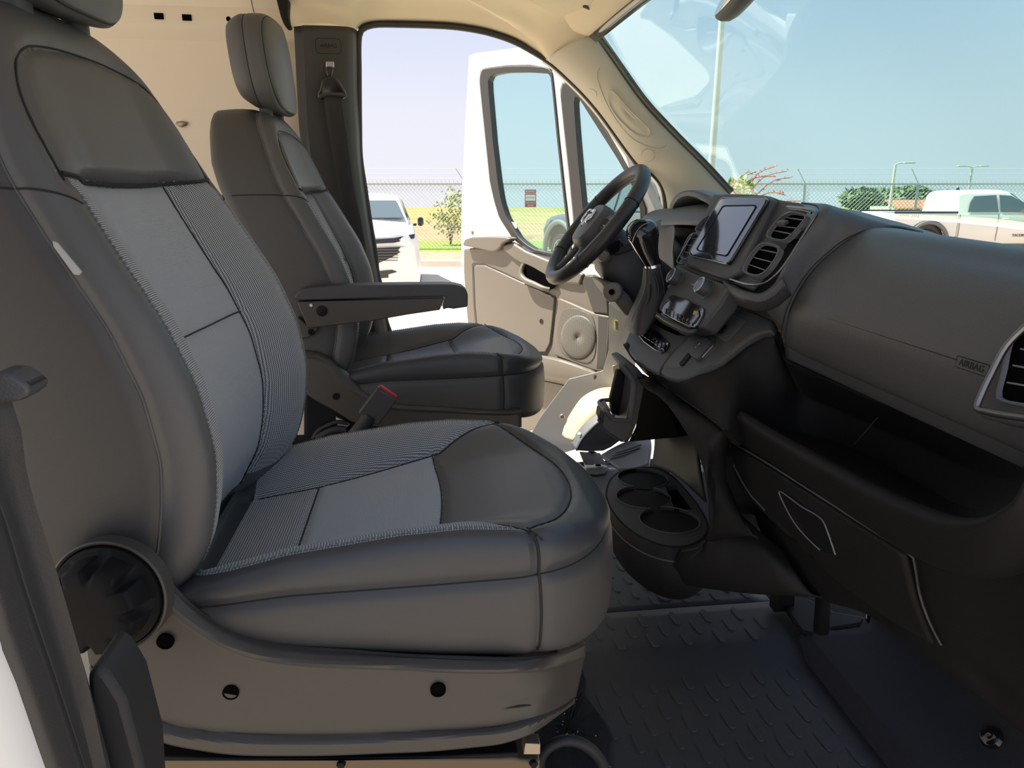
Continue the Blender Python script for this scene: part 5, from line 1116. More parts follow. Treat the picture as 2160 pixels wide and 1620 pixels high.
prism('tray_strap', [PY(1268, 864, 1.628), PY(1274, 868, 1.606), PY(1268, 897, 1.602), PY(1261, 886, 1.63)], (-.003, -.004, 0), 'rubber', tr_, bevel=.001)
# ================================================================ steering wheel, column, gear lever
WC = Vector((.497, 2.06, 1.626)); WN = Vector((-.775, 0, .632)).normalized(); WX = Vector((0, -1, 0)); WU = Vector((.632, 0, .775)).normalized()
def wp(a, b, c=0.0): return WC+WX*a+WU*b+WN*c
sw = thing('steering_wheel', 'black steering wheel with a silver emblem on its hub', 'steering wheel', WC[:])
RW = .194
rim = [wp(RW*math.cos(t), RW*math.sin(t)*(1 if math.sin(t) > -.75 else .985)) for t in np.linspace(0, 2*math.pi, 97)[:-1]]
tube('rim', rim, .0205, 'leather_wheel', sw, res=14, closed=True)
for t in (.45, 2.69, 3.75, 5.67):
    tt = t; c = [wp((RW+.0211*math.cos(p))*math.cos(tt), (RW+.0211*math.cos(p))*math.sin(tt), .0211*math.sin(p)) for p in np.linspace(0, 2*math.pi, 17)[:-1]]
    tube('rim_seam', c, .0012, 'thread_dark', sw, res=5, closed=True)
# hub pad
ho = []
for i in range(64):
    a = 2*math.pi*i/64; c, s = math.cos(a), math.sin(a)
    ho.append((.080*abs(c)**.75*math.copysign(1, c), (.062 if s > 0 else .080)*abs(s)**.8*math.copysign(1, s)))
HL = [(1.0, -.055), (1.0, .0), (.97, .012), (.88, .021), (.6, .027), (.3, .029), (.0005, .0295)]
V = [wp(a*s, b*s, h+.004) for s, h in HL for a, b in ho]
hub = obj('hub_pad', V, grid_faces(len(HL), 64, False, True), 'plastic_soft', sw)
# spokes
for pts in ([(.06, .012, .0), (.11, .014, -.004), (.16, .010, -.006), (.188, .006, 0)], [(-.06, .012, .0), (-.11, .014, -.004), (-.16, .010, -.006), (-.188, .006, 0)]):
    sp_ = [wp(*p) for p in pts]; V = []
    for i, p in enumerate(sp_):
        w = (.034, .026, .022, .028)[i]
        for k in range(16):
            q = 2*math.pi*k/16; V.append(p+WU*(w*math.cos(q))+WN*(.012*math.sin(q)))
    s_ = obj('spoke', V, grid_faces(4, 16, False, True), 'plastic', sw)
    box('spoke_keys', mix(sp_[0], sp_[2], .52)+WN*.010, (.006, .05, .026), 'gloss_black', s_, R=Matrix((WN, WX, WU)).transposed(), bevel=.004)
for sg in (-1, 1):
    pts = [(sg*.03, -.06, -.004), (sg*.05, -.11, -.010), (sg*.065, -.155, -.008), (sg*.075, -.178, 0)]; V = []
    for i, p in enumerate(pts):
        w = (.020, .014, .013, .02)[i]
        for k in range(14):
            q = 2*math.pi*k/14; V.append(wp(*p)+WX*(w*math.cos(q))+WN*(.009*math.sin(q)))
    obj('spoke', V, grid_faces(4, 14, False, True), 'plastic', sw)
# emblem: a ram's head, horns curling either side
def blob(pts, off, th, nm='emblem'):
    return prism(nm, [wp(a, b, .033+off) for a, b in pts], WN*-th, 'chrome', hub, bevel=.0008)
face = [(0, .018), (.005, .017), (.0075, .011), (.006, .002), (.0055, -.008), (.004, -.016), (0, -.020)]; face = face+[(-a, b) for a, b in face[::-1][1:-1]]
blob([(a*1.6, b*1.6) for a, b in face], .002, .006)
for sg in (-1, 1):
    arc = [wp(sg*(.0256+.0152*math.cos(t)), .0064+.0192*math.sin(t), .034) for t in np.linspace(2.4, -2.6, 18)]
    tube('emblem', arc, list(np.linspace(.0068, .0026, 18)), 'chrome', hub, res=8)
# column shroud, stalks, ignition
col_p = [wp(0, -.01, -.05), wp(0, -.03, -.12), Vector((.68, 2.06, 1.46))]
V = []
for i, (p, w, h) in enumerate(zip([wp(0, .0, -.04), wp(0, -.015, -.09), wp(0, -.02, -.16), wp(0, -.02, -.26)], (.055, .075, .085, .09), (.05, .07, .08, .085))):
    for k in range(24):
        q = 2*math.pi*k/24; c, s = math.cos(q), math.sin(q)
        V.append(p+WX*(w*abs(c)**.6*math.copysign(1, c))+WU*(h*abs(s)**.6*math.copysign(1, s)*(1.15 if s < 0 else .8)))
clm = obj('column_cover', V, grid_faces(4, 24, False, True)+[tuple(range(24)), tuple(range(72, 96))], 'plastic', dash, bevel=.006)
lc_ = lathe('ignition_ring', [(.012, .004), (.024, .004), (.027, .0), (.027, -.02)], PY(1291, 616, 1.915), (-.5, -.85, .1), 'door_trim', clm, n=32)  # black plastic in a lighter trim colour: bounced light put into it
lathe('ignition_slot', [(.0001, .006), (.008, .006), (.008, -.004)], PY(1291, 616, 1.912), (-.5, -.85, .1), 'hole', clm, n=24)
prism('column_lower', YL(1.925, (1268,592),(1300,600),(1330,625),(1345,655),(1325,672),(1300,640),(1280,615)), (0, .14, 0), 'door_trim', clm, bevel=.014, seg=3)  # lighter than its black plastic, standing for bounce through the open door
lathe('column_knob', [(.0001, .012), (.014, .010), (.018, .004), (.018, -.02)], PY(1274, 540, 1.97), (-.6, -.8, .1), 'door_trim', clm, n=28)
tube('stalk', [wp(.06, -.03, -.08), wp(.13, .0, -.085), wp(.20, .03, -.08)], [.010, .011, .016], 'plastic', clm, res=12, n=12)
tube('stalk', [wp(-.06, -.03, -.08), wp(-.13, .0, -.085), wp(-.20, .03, -.08)], [.010, .011, .016], 'plastic', clm, res=12, n=12)
box('column_keys', PY(1296, 522, 1.962), (.05, .006, .03), 'gloss_black', clm, R=Matrix.Rotation(math.radians(-30), 3, 'Y'), bevel=.002)
# gear lever
GY = 1.78
gl_ = thing('gear_lever', 'black gear lever with glossy top and a folded leather boot', 'gear lever', PY(1340, 700, GY)[:])
def loft(name, secs, mt, par, res=24, cap=True, p=.75, **kw):
    """secs: (left pixel, right pixel, half thickness in y): sections across the lever"""
    V = []
    for L_, R_, th in secs:
        a, b = PY(*L_, GY), PY(*R_, GY); c = (a+b)/2; u = (b-a)/2
        for k in range(res):
            q = 2*math.pi*k/res; cq, sq = math.cos(q), math.sin(q)
            V.append(c+u*(abs(cq)**p*math.copysign(1, cq))+Vector((0, th*abs(sq)**p*math.copysign(1, sq), 0)))
    Fc = grid_faces(len(secs), res, False, True)
    if cap: Fc += [tuple(range(res)), tuple(range((len(secs)-1)*res, len(secs)*res))]
    return obj(name, V, Fc, mt, par, **kw)
loft('lever_grip', [((1334,468),(1372,463),.012), ((1326,476),(1380,468),.026), ((1322,489),(1386,478),.032), ((1325,505),(1388,492),.033), ((1331,515),(1387,508),.030), ((1339,529),(1386,524),.027), ((1349,546),(1388,540),.025), ((1360,563),(1394,555),.025)], 'gloss_black', gl_, angle=60)
prism('lever_cap', YL(1.7462, (1328,482),(1336,470),(1350,463),(1362,463),(1368,470),(1356,474),(1344,484),(1338,500),(1333,508),(1327,500)), (0, .03, 0), 'gloss_black', gl_, bevel=.004, seg=3)
tube('lever_trim', YL(1.7455, (1334,512),(1340,494),(1348,482),(1358,474),(1370,470)), .0016, 'satin', gl_, res=6, n=24)
prism('lever_button', YL(1.76, (1380,474),(1387,480),(1388,494),(1384,510),(1379,506)), (0, .03, 0), 'gloss_black', gl_, bevel=.003)
loft('lever_collar', [((1359,562),(1393,553),.026), ((1360,567),(1396,559),.027)], 'chrome', gl_)
loft('lever_boot', [((1359,566),(1397,558),.026), ((1358,585),(1402,575),.034), ((1355,608),(1404,600),.040), ((1345,634),(1406,622),.050), ((1334,662),(1398,642),.062), ((1327,686),(1376,664),.072), ((1328,700),(1352,688),.075)], 'boot', gl_, res=36, angle=60)
tube('boot_seam', YL(1.742, (1362,570),(1361,600),(1352,630),(1340,655),(1331,680)), .0014, 'thread', gl_, res=5, n=24)
for c_ in (((1380,575),(1388,600),(1390,625)), ((1392,565),(1400,600),(1402,622)), ((1370,600),(1368,630),(1356,660))):
    tube('boot_fold', YL(1.738, *c_), .004, 'boot', gl_, res=8, n=14)
# ================================================================ cab floor, mats, footwells
FZ = .705
V, Fc = boxv((.25, 1.62, FZ-.03), (1.75, 1.86, .05)); cfl = obj('floor', V, Fc, 'carpet', None); tag(cfl, 'dark cab floor under the rubber mats', 'floor', kind='structure')
def pill(w, l, h, n=6):
    P = []
    for i in range(n+1): a = math.pi*i/n; P.append((w*math.cos(a), l+w*math.sin(a)))
    for i in range(n+1): a = math.pi+math.pi*i/n; P.append((w*math.cos(a), -l+w*math.sin(a)))
    return P
def floor_mat(name, label, rows_xy, zf, cells, pw, plen, group='rubber mats'):
    G = gridpts([[Vector((x, y, zf(x, y))) for x, y in r] for r in rows_xy], 16, 24, True, True)
    cx = G.reshape(-1, 3).mean(0); root = thing(name, label, 'floor mat', (cx[0], cx[1], FZ), group=group)
    obj('mat_sheet', G.reshape(-1, 3), grid_faces(16, 24), 'mat_rubber', root, solid=.006, soff=0)
    pr_ = pill(pw, plen, .004); n = len(pr_); me = None
    for (x, y, z, rot) in cells:
        if me is None:
            V = [Vector((a, b, 0)) for a, b in pr_]+[Vector((a*.82, b*.95, .0024)) for a, b in pr_]
            Fc = [(i, (i+1) % n, n+(i+1) % n, n+i) for i in range(n)]+[tuple(range(n, 2*n))]
            me = bpy.data.meshes.new('tread_bar'); me.from_pydata([v[:] for v in V], [], Fc); me.materials.append(M['mat_rubber']); me.update()
        o = bpy.data.objects.new('tread_bar', me); COL.objects.link(o); o.parent = root; o.location = Vector((x, y, z))-root.location; o.rotation_euler = (0, 0, rot)
    return root
zp = lambda x, y: float(np.interp(y, [.7, 1.26, 1.34, 1.5], [.700, .700, .722, .722]))+.004
cells = []
r = 0; y = .93
while y < 1.47:
    x = .295+(.039 if r % 2 else 0)
    while x < .80:
        if not (1.255 < y < 1.345) and not (x < .37 and y < 1.12): cells.append((x, y, zp(x, y)+.003, .06))
        x += .079
    y += .0395; r += 1
pm = floor_mat('rubber_floor_mat', 'black ribbed rubber mat with raised bars in the passenger footwell', [[(.24, .80), (.84, .80)], [(.24, 1.1), (.85, 1.1)], [(.27, 1.26), (.86, 1.26)], [(.27, 1.34), (.87, 1.34)], [(.27, 1.485), (.90, 1.485)]], zp, cells, .0075, .0185)
zq = lambda x, y: .722
cells = []; r = 0; y = 1.53
while y < 1.95:
    x = .39+(.04 if r % 2 else 0)
    while x < .80: cells.append((x, y, .7255, .10)); x += .08
    y += .034; r += 1
cm = floor_mat('rubber_floor_mat', 'grey ribbed rubber mat between the seats under the cup holder', [[(.20, 1.495), (.84, 1.495)], [(.20, 1.75), (.84, 1.75)], [(.20, 1.99), (.84, 1.99)]], zq, cells, .0085, .012)
lathe('mat_clip', [(.0001, .004), (.010, .004), (.012, .006), (.018, .006), (.020, 0)], (.583, 1.545, .7235), (0, 0, 1), 'plastic', cm, n=24)
zd = lambda x, y: .722
dm = floor_mat('rubber_floor_mat', 'dark rubber mat with a round clip in the driver footwell', [[(.22, 1.995), (.80, 1.995)], [(.22, 2.2), (.84, 2.2)], [(.22, 2.44), (.80, 2.44)]], zd, [], .008, .012)
fp = prism('mat_flap', ZL(.728, (1222,955),(1266,958),(1283,990),(1276,1000),(1258,1004),(1240,1002)), (0, 0, .006), 'mat_rubber', dm, bevel=.003)
for a, b in ((1249, 958), (1262, 985)): lathe('mat_clip', [(.012, .004), (.012, .007), (.018, .007), (.019, .004)], PZ(a, b, .73), (0, 0, 1), 'plastic', dm, n=24)
# driver foot rest with ridges
fr_ = thing('foot_rest', 'grey ribbed foot rest beside the far sill', 'foot rest', PZ(1310, 985, .73)[:])
fq = [[PY(a, b, y) for a, b, y in ((1268,962,2.36),(1295,946,2.40),(1322,934,2.42),(1372,922,2.42))], [PY(a, b, y) for a, b, y in ((1288,978,2.26),(1312,970,2.28),(1345,956,2.30),(1374,944,2.30))], [PY(a, b, y) for a, b, y in ((1309,992,2.18),(1330,992,2.18),(1350,988,2.18),(1369,983,2.18))]]
sheet('rest_plate', fq, 'mat_grey', fr_, nu=16, nv=16, thick=.01)
for k in range(5):
    d = k*5; tube('rest_rib', [PY(1298-d+12*(k > 2)*0, 968+d*1.15-12, 2.315-.012*k), PY(1352-d*.6, 938+d*1.35, 2.335-.012*k)], .004, 'mat_grey', fr_, res=6)
# passenger toe board: two sloping steps and their fixings
tb_ = thing('toe_board', 'dark sloping carpeted toe board at the foot of the glove box', 'toe board', (.95, 1.1, .72))
e1 = [(1690,1345),(1760,1432),(1830,1520),(1911,1620),(1990,1720)]; e2 = [(1818,1330),(1886,1400),(1980,1505),(2089,1620),(2180,1720)]; e3 = [(1844,1291),(1920,1345),(2030,1432),(2160,1535),(2280,1640)]
E1 = [PZ(a, b, .728) for a, b in e1]; E2 = [PX(a, b, .965) for a, b in e2]; E3 = [PX(a, b, 1.03) for a, b in e3]
E0 = [p+Vector((-.015, 0, -.02)) for p in E1]
sheet('toe_panel', [E0, E1, [mix(a, b, .08)+Vector((0, 0, .012)) for a, b in zip(E1, E2)], E2, E3, [p+Vector((.02, 0, .05)) for p in E3]], 'carpet_grey', tb_, nu=24, nv=30, thick=.01)
for a, b, x in ((1843, 1302, 1.02), (2090, 1555, .99)):
    p = PX(a, b, x); lathe('toe_fixing', [(.0001, .006), (.010, .008), (.016, .006), (.020, 0)], p, (-.8, -.1, .6), 'gloss_black', tb_, n=24)
# support tube and bracket below the glove box
sup = tube('support_tube', [PX(1742, 1185, .80), PX(1738, 1250, .81), PX(1732, 1330, .82)], .016, 'plastic_deep', dash, res=14, n=10)
tube('support_joint', [PX(1726, 1225, .785), PX(1752, 1212, .785)], .012, 'plastic_lower', sup, res=12)
prism('support_foot', ZL(.74, (1640,1270),(1700,1270),(1760,1300),(1822,1310),(1816,1324),(1760,1332),(1712,1345),(1690,1340)), (0, 0, .012), 'plastic_deep', sup, bevel=.004)
box('support_bracket', PZ(1650, 1265, .76), (.05, .03, .05), 'plastic_deep', sup)
# carpet edge and hose by the seat riser
cpt = thing('carpet_piece', 'rough black carpet scrap beside the nearest seat base', 'carpet', (.25, 1.1, .73))
cq = [(1140,1480),(1200,1420),(1226,1408),(1237,1436),(1230,1457),(1252,1486),(1276,1520),(1293,1550),(1280,1566),(1283,1600),(1290,1660),(1100,1660)]
cp = [PZ(a, b, .735) for a, b in cq]; cpd = [Vector(p) for p in cr(cp, 90, closed=True)]; cm_ = sum(cpd, Vector())/90
rg = [[cm_+(p-cm_)*(s+(random.uniform(-.018, .018) if s > .9 else 0))+Vector((0, 0, dz+random.uniform(-.002, .003))) for p in cpd] for s, dz in ((1.0, -.012), (.98, .0), (.9, .006), (.7, .008), (.4, .008), (.01, .008))]
obj('carpet_pad', [p for l in rg for p in l], grid_faces(6, 90, False, True), 'carpet', cpt)
lint = [cm_+(random.choice(cpd)-cm_)*random.uniform(.1, .95)+Vector((0, 0, .010)) for _ in range(18)]
Vl = []; Fl = []
for p in lint:
    q = random.uniform(0, 3); u = Vector((math.cos(q), math.sin(q), .1))*random.uniform(.0008, .002); k = len(Vl); w = Vector((-u.y, u.x, 0))*.35
    Vl += [p-u-w, p+u-w, p+u+w, p-u+w]; Fl.append((k, k+1, k+2, k+3))
lo = obj('lint', Vl, Fl, 'label_white', cpt, smooth=False, solid=.0004); lo['kind'] = 'stuff'
hs = tube('hose', YL(.93, (1138,1640),(1140,1600),(1160,1574),(1192,1562),(1226,1568),(1256,1590),(1276,1622),(1286,1660)), .009, 'rubber', None, res=12, n=40); tag(hs, 'black corrugated hose looping below the nearest seat', 'hose')
# ================================================================ outside: parking lot, fence, cars, plants, poles
FH = Vector((math.sin(YAW), math.cos(YAW), 0))
def at(u, d, z=0.0): return Vector((CAM.x, CAM.y, 0))+RT*u+FH*d+Vector((0, 0, z))
def hz_d(py):        # ground distance seen at image row py (level ground)
    r = ray(1080, py); return -CAM.z/r.z*math.hypot(r.x, r.y)
def upx(px, d, py=405):   # lateral offset of column px at distance d
    r = ray(px, py); h = r.dot(FH); return r.dot(RT)/h*d
def slab(name, u0, u1, d0, d1, z0, z1, mt, label, cat):
    V = [at(u, d, z) for u in (u0, u1) for d in (d0, d1) for z in (z0, z1)]
    o = obj(name, V, [(0, 1, 3, 2), (4, 6, 7, 5), (0, 4, 5, 1), (2, 3, 7, 6), (0, 2, 6, 4), (1, 5, 7, 3)], mt, None, smooth=False); return tag(o, label, cat, kind='structure')
slab('parking_lot', -60, 60, 1.6, 17.0, -.3, 0, 'concrete', 'sunlit pale concrete parking lot', 'ground')
slab('bounce_slab', -60, 60, -40, 1.6, -.3, 0, 'bounce_ground', 'unseen ground on the near side of the van, added in a darker tone to limit bounced light', 'ground')  # unseen darker ground, added to cut the warm bounce on the seat sides
kb = thing('kerb', 'concrete kerb along the edge of the parking lot', 'kerb', at(0, 17.1)[:], kind='structure')
for k in range(16):
    u0 = -12+k*2.4; V = [at(u, d, z) for u in (u0+.006, u0+2.394) for d, z in ((17.0, 0), (17.03, .13), (17.06, .15), (17.2, .15), (17.2, 0))]
    obj('kerb_stone', V, [(0, 1, 6, 5), (1, 2, 7, 6), (2, 3, 8, 7), (3, 4, 9, 8), (0, 4, 3, 2, 1), (5, 6, 7, 8, 9)], 'kerb', kb, smooth=False)
slab('gravel_verge', -60, 60, 17.2, 19.9, -.3, .13, 'gravel', 'brown gravel strip behind the kerb', 'ground')
slab('grass_strip', -60, 60, 19.9, 24.5, -.3, .12, 'grass', 'bright green grass strip along the fence', 'grass')
slab('dirt_bank', -60, 4.2, 24.5, 38, -.3, .10, 'dirt', 'bare brown earth beyond the fence', 'ground')
slab('grass_field', 4.2, 90, 24.5, 78, -.3, .105, 'meadow', 'yellow green meadow beyond the fence', 'field')
slab('dry_field', -90, 4.2, 38, 78, -.3, .11, 'drygrass', 'dry golden field at the horizon', 'field')
# fence
FD = 21.0; ftop = 1.72+(405-389)/1552*FD
fence = thing('chain_link_fence', 'chain link fence with barbed wire along the parking lot', 'fence', at(5, FD)[:])
u0, u1 = -6.5, 17.0
sp_ = upx(1935, FD)-upx(1697, FD); pu = upx(1697, FD)
posts = [pu+sp_*k for k in range(-4, 3)]
for u in posts:
    tube('fence_post', [at(u, FD, 0.1), at(u, FD, ftop+.02)], .035, 'galv', fence, res=10)
    tube('barb_arm', [at(u, FD, ftop), at(u-.28, FD-.05, ftop+.42)], .012, 'galv', fence, res=6)
tube('top_rail', [at(u0, FD, ftop), at(u1, FD, ftop)], .028, 'galv', fence, res=8)
parts = []; step = .115; nn = int((u1-u0)/step); H = ftop-.12
for k in range(-int(H/step)-1, nn):
    for sg in (1, -1):
        a = u0+k*step; b = a+H
        s0, s1 = max(a, u0), min(b, u1)
        if s1 <= s0: continue
        if sg == 1: p, q = at(s0, FD, .12+(s0-a)), at(s1, FD, .12+(s1-a))
        else: p, q = at(s0, FD, ftop-(s0-a)), at(s1, FD, ftop-(s1-a))
        parts.append(tubev([p, q], .0052, 3))
V, Fc = merged(parts); ml_ = obj('fence_mesh', V, Fc, 'galv_wire', fence, smooth=False, fixn=False); ml_['kind'] = 'stuff'
parts = []
for k in range(nn): u = u0+k*step; parts.append(tubev([at(u, FD, ftop), at(u+.01, FD, ftop+.10)], .006, 3))
V, Fc = merged(parts); tw = obj('fence_barbs', V, Fc, 'galv_wire', fence, smooth=False, fixn=False); tw['kind'] = 'stuff'
for i in range(3): tube('barbed_wire', [at(u0, FD-.02*i, ftop+.16+.13*i), at((u0+u1)/2, FD-.02*i, ftop+.15+.13*i), at(u1, FD-.02*i, ftop+.16+.13*i)], .006, 'galv_wire', fence, res=4, n=20)
# sign on the fence
sg_ = thing('parking_sign', 'red and white parking sign wired to the chain link fence', 'sign', at(upx(1119, FD-.1), FD-.1, 1.3)[:])
s0 = PD(1107, 401, 1).copy()
def fp_(px, py, d): 
    r = ray(px, py); return CAM+r*(d/r.dot(FH))
def quad(nm, x0, y0, x1, y1, d, mt, par, th=.01): return prism(nm, [fp_(a, b, d) for a, b in ((x0, y0), (x1, y0), (x1, y1), (x0, y1))], FH*th, mt, par, bevel=0)
quad('sign_plate', 1107, 400, 1131, 437, FD-.10, 'sign_red', sg_)
quad('sign_field', 1108.5, 411, 1129.5, 423.5, FD-.115, 'label_white', sg_, .005)
for tx, y_, sz in (('RESERVED', 404, .062), ('PARKING FOR', 408.5, .052), ('TOW AWAY', 428, .055), ('ZONE', 433.5, .06)): textobj('sign_lettering', tx, fp_(1119, y_, FD-.116), RT, -FH, sz, 'label_white', sg_, depth=.002)
textobj('sign_lettering', 'CUSTOMERS', fp_(1119, 417, FD-.120), RT, -FH, .05, 'grey_print', sg_, depth=.002)

def carmesh(name, secs, mt, par, **kw):
    """secs: list of (position along the car, [(half width, height), ...]) : mirrored hull"""
    V = []; n = len(secs[0][1])*2
    for w, pr in secs:
        for h, z in pr: V.append((w, h, z))
        for h, z in pr[::-1]: V.append((w, -h, z))
    Fc = grid_faces(len(secs), n, False, True)+[tuple(range(n)), tuple(range((len(secs)-1)*n, len(secs)*n))]
    T = par['_T'] if False else CT[par.name]
    return obj(name, [T(*v) for v in V], Fc, mt, par, **kw)
CT = {}
def carframe(root, org, fwd, left, k=1.0, kz=1.0):
    org = Vector(org); f = Vector(fwd).normalized(); l = Vector(left).normalized()
    CT[root.name] = lambda w, h, z: org+f*(w*k)+l*(h*k)+Vector((0, 0, z*kz)); return CT[root.name]
def wheel(T, w, h, r, par, side):
    c = T(w, h, r); ax_ = (T(0, side, 0)-T(0, 0, 0)).normalized()
    wl_ = lathe('wheel', [(r*.62, .0), (r*.95, .0), (r, -.03), (r, -.2), (r*.9, -.22), (r*.5, -.22)], c, ax_, 'tyre', par, n=32)
    lathe('wheel_rim', [(.0001, .005), (r*.12, .01), (r*.16, -.02), (r*.58, -.01), (r*.66, .004), (r*.64, -.05)], c, ax_, 'alloy', wl_, n=40, mod=lambda q, rr, hh: rr)
    for k in range(6):
        a = k*math.pi/3; x_, y_, n_ = frame_from(ax_); d = x_*math.cos(a)+y_*math.sin(a); t = n_.cross(d)
        V = [c+d*rr+t*s*w_+n_*hh for rr, w_ in ((r*.12, .025), (r*.62, .035)) for s in (-1, 1) for hh in (-.02, .012)]
        obj('wheel_spoke', V, [(0, 1, 3, 2), (4, 6, 7, 5), (0, 4, 5, 1), (2, 3, 7, 6), (0, 2, 6, 4), (1, 5, 7, 3)], 'alloy_dark', wl_, smooth=False)
# ---- white crossover facing the camera, left of the open door
SD = 11.0; su = upx(755, SD); sdir = Vector(ray(800, 405)); sdir.z = 0; sdir.normalize(); srt = Vector((sdir.y, -sdir.x, 0))
suv = thing('crossover_car', 'white crossover car facing the camera beside the open door', 'car', at(su, SD+2.2)[:])
T = carframe(suv, at(su, SD), sdir, srt)
carmesh('car_body', [(0.02, [(.30, .42), (.66, .42), (.70, .62), (.68, .88), (.62, 1.02), (.30, 1.04)]), (.06, [(.3, .30), (.80, .32), (.84, .60), (.80, .92), (.72, 1.08), (.3, 1.11)]), (.22, [(.3, .24), (.88, .26), (.92, .60), (.88, .95), (.80, 1.11), (.3, 1.15)]), (.7, [(.3, .22), (.90, .24), (.93, .62), (.90, .98), (.84, 1.14), (.3, 1.20)]), (1.35, [(.3, .22), (.91, .24), (.93, .62), (.91, 1.0), (.86, 1.18), (.3, 1.25)]), (3.6, [(.3, .22), (.91, .24), (.93, .62), (.91, 1.0), (.86, 1.20), (.3, 1.26)]), (4.5, [(.3, .26), (.84, .30), (.88, .62), (.84, 1.0), (.78, 1.18), (.3, 1.22)])], 'car_white', suv, bevel=.02, angle=40)
carmesh('car_cabin', [(1.12, [(.2, 1.10), (.79, 1.10), (.78, 1.18), (.2, 1.22)]), (1.25, [(.2, 1.10), (.80, 1.15), (.77, 1.25), (.2, 1.29)]), (1.95, [(.2, 1.10), (.82, 1.2), (.66, 1.58), (.2, 1.61)]), (2.2, [(.2, 1.1), (.82, 1.2), (.64, 1.65), (.2, 1.69)]), (3.6, [(.2, 1.1), (.82, 1.2), (.64, 1.66), (.2, 1.70)]), (4.4, [(.2, 1.1), (.80, 1.2), (.68, 1.36), (.2, 1.40)])], 'car_white', suv, bevel=.02, angle=40)
prism('windscreen', [T(1.22, -.70, 1.29), T(1.22, .70, 1.29), T(1.86, .60, 1.565), T(1.86, -.60, 1.565)], sdir*-.012+Vector((0, 0, .012)), 'car_window', suv, bevel=.004)
for s in (-1, 1):
    prism('side_window', [T(1.55, s*.815, 1.24), T(2.1, s*.70, 1.58), T(3.4, s*.70, 1.59), T(3.9, s*.80, 1.26)], T(0, s*.012, 0)-T(0, 0, 0), 'car_window', suv, bevel=0)
    m_ = box('door_mirror', T(1.55, s*1.00, 1.22), (.10, .20, .15), 'gloss_black', suv, bevel=.04, seg=4)
    box('mirror_arm', T(1.55, s*.90, 1.17), (.06, .12, .04), 'gloss_black', m_, bevel=.01)
    wheel(T, .85, s*.92, .36, suv, s); wheel(T, 3.55, s*.92, .36, suv, s)
    prism('lamp_strip', [T(.0, s*.02, 1.01), T(.02, s*.50, 1.035), T(.14, s*.83, 1.09), T(.13, s*.82, 1.02), T(.01, s*.50, .965), T(-.01, s*.02, .95)], sdir*-.03, 'gloss_black', suv, bevel=.004)
    for k in range(4): box('lamp', T(.02+.006*k, s*(.42+.075*k), 1.0+.004*k), (.045, .03, .02), 'lamp_lens', suv, bevel=.004)
    prism('lower_grille', [T(-.005, s*.02, .88), T(.0, s*.55, .90), T(.06, s*.74, .905), T(.02, s*.45, .74), T(0, s*.25, .66), T(-.01, s*.02, .65)], sdir*-.02, 'grille_dark', suv, bevel=.003)
    for k in range(5): box('grille_bar', T(-.03, s*(.30-.02*k), .70+.042*k), (.5+.05*k, .012, .012), 'alloy_dark', suv, R=Matrix.Rotation(math.atan2(srt.y, srt.x), 3, 'Z'), bevel=.002)
    prism('bumper_duct', [T(-.0, s*.10, .52), T(.02, s*.45, .55), T(.10, s*.74, .47), T(.08, s*.70, .44), T(.0, s*.10, .42)], sdir*-.02, 'grille_dark', suv, bevel=.003)
box('number_plate_recess', T(-.03, 0, .76), (.36, .012, .16), 'door_trim', suv, R=Matrix.Rotation(math.atan2(srt.y, srt.x), 3, 'Z'), bevel=.004)
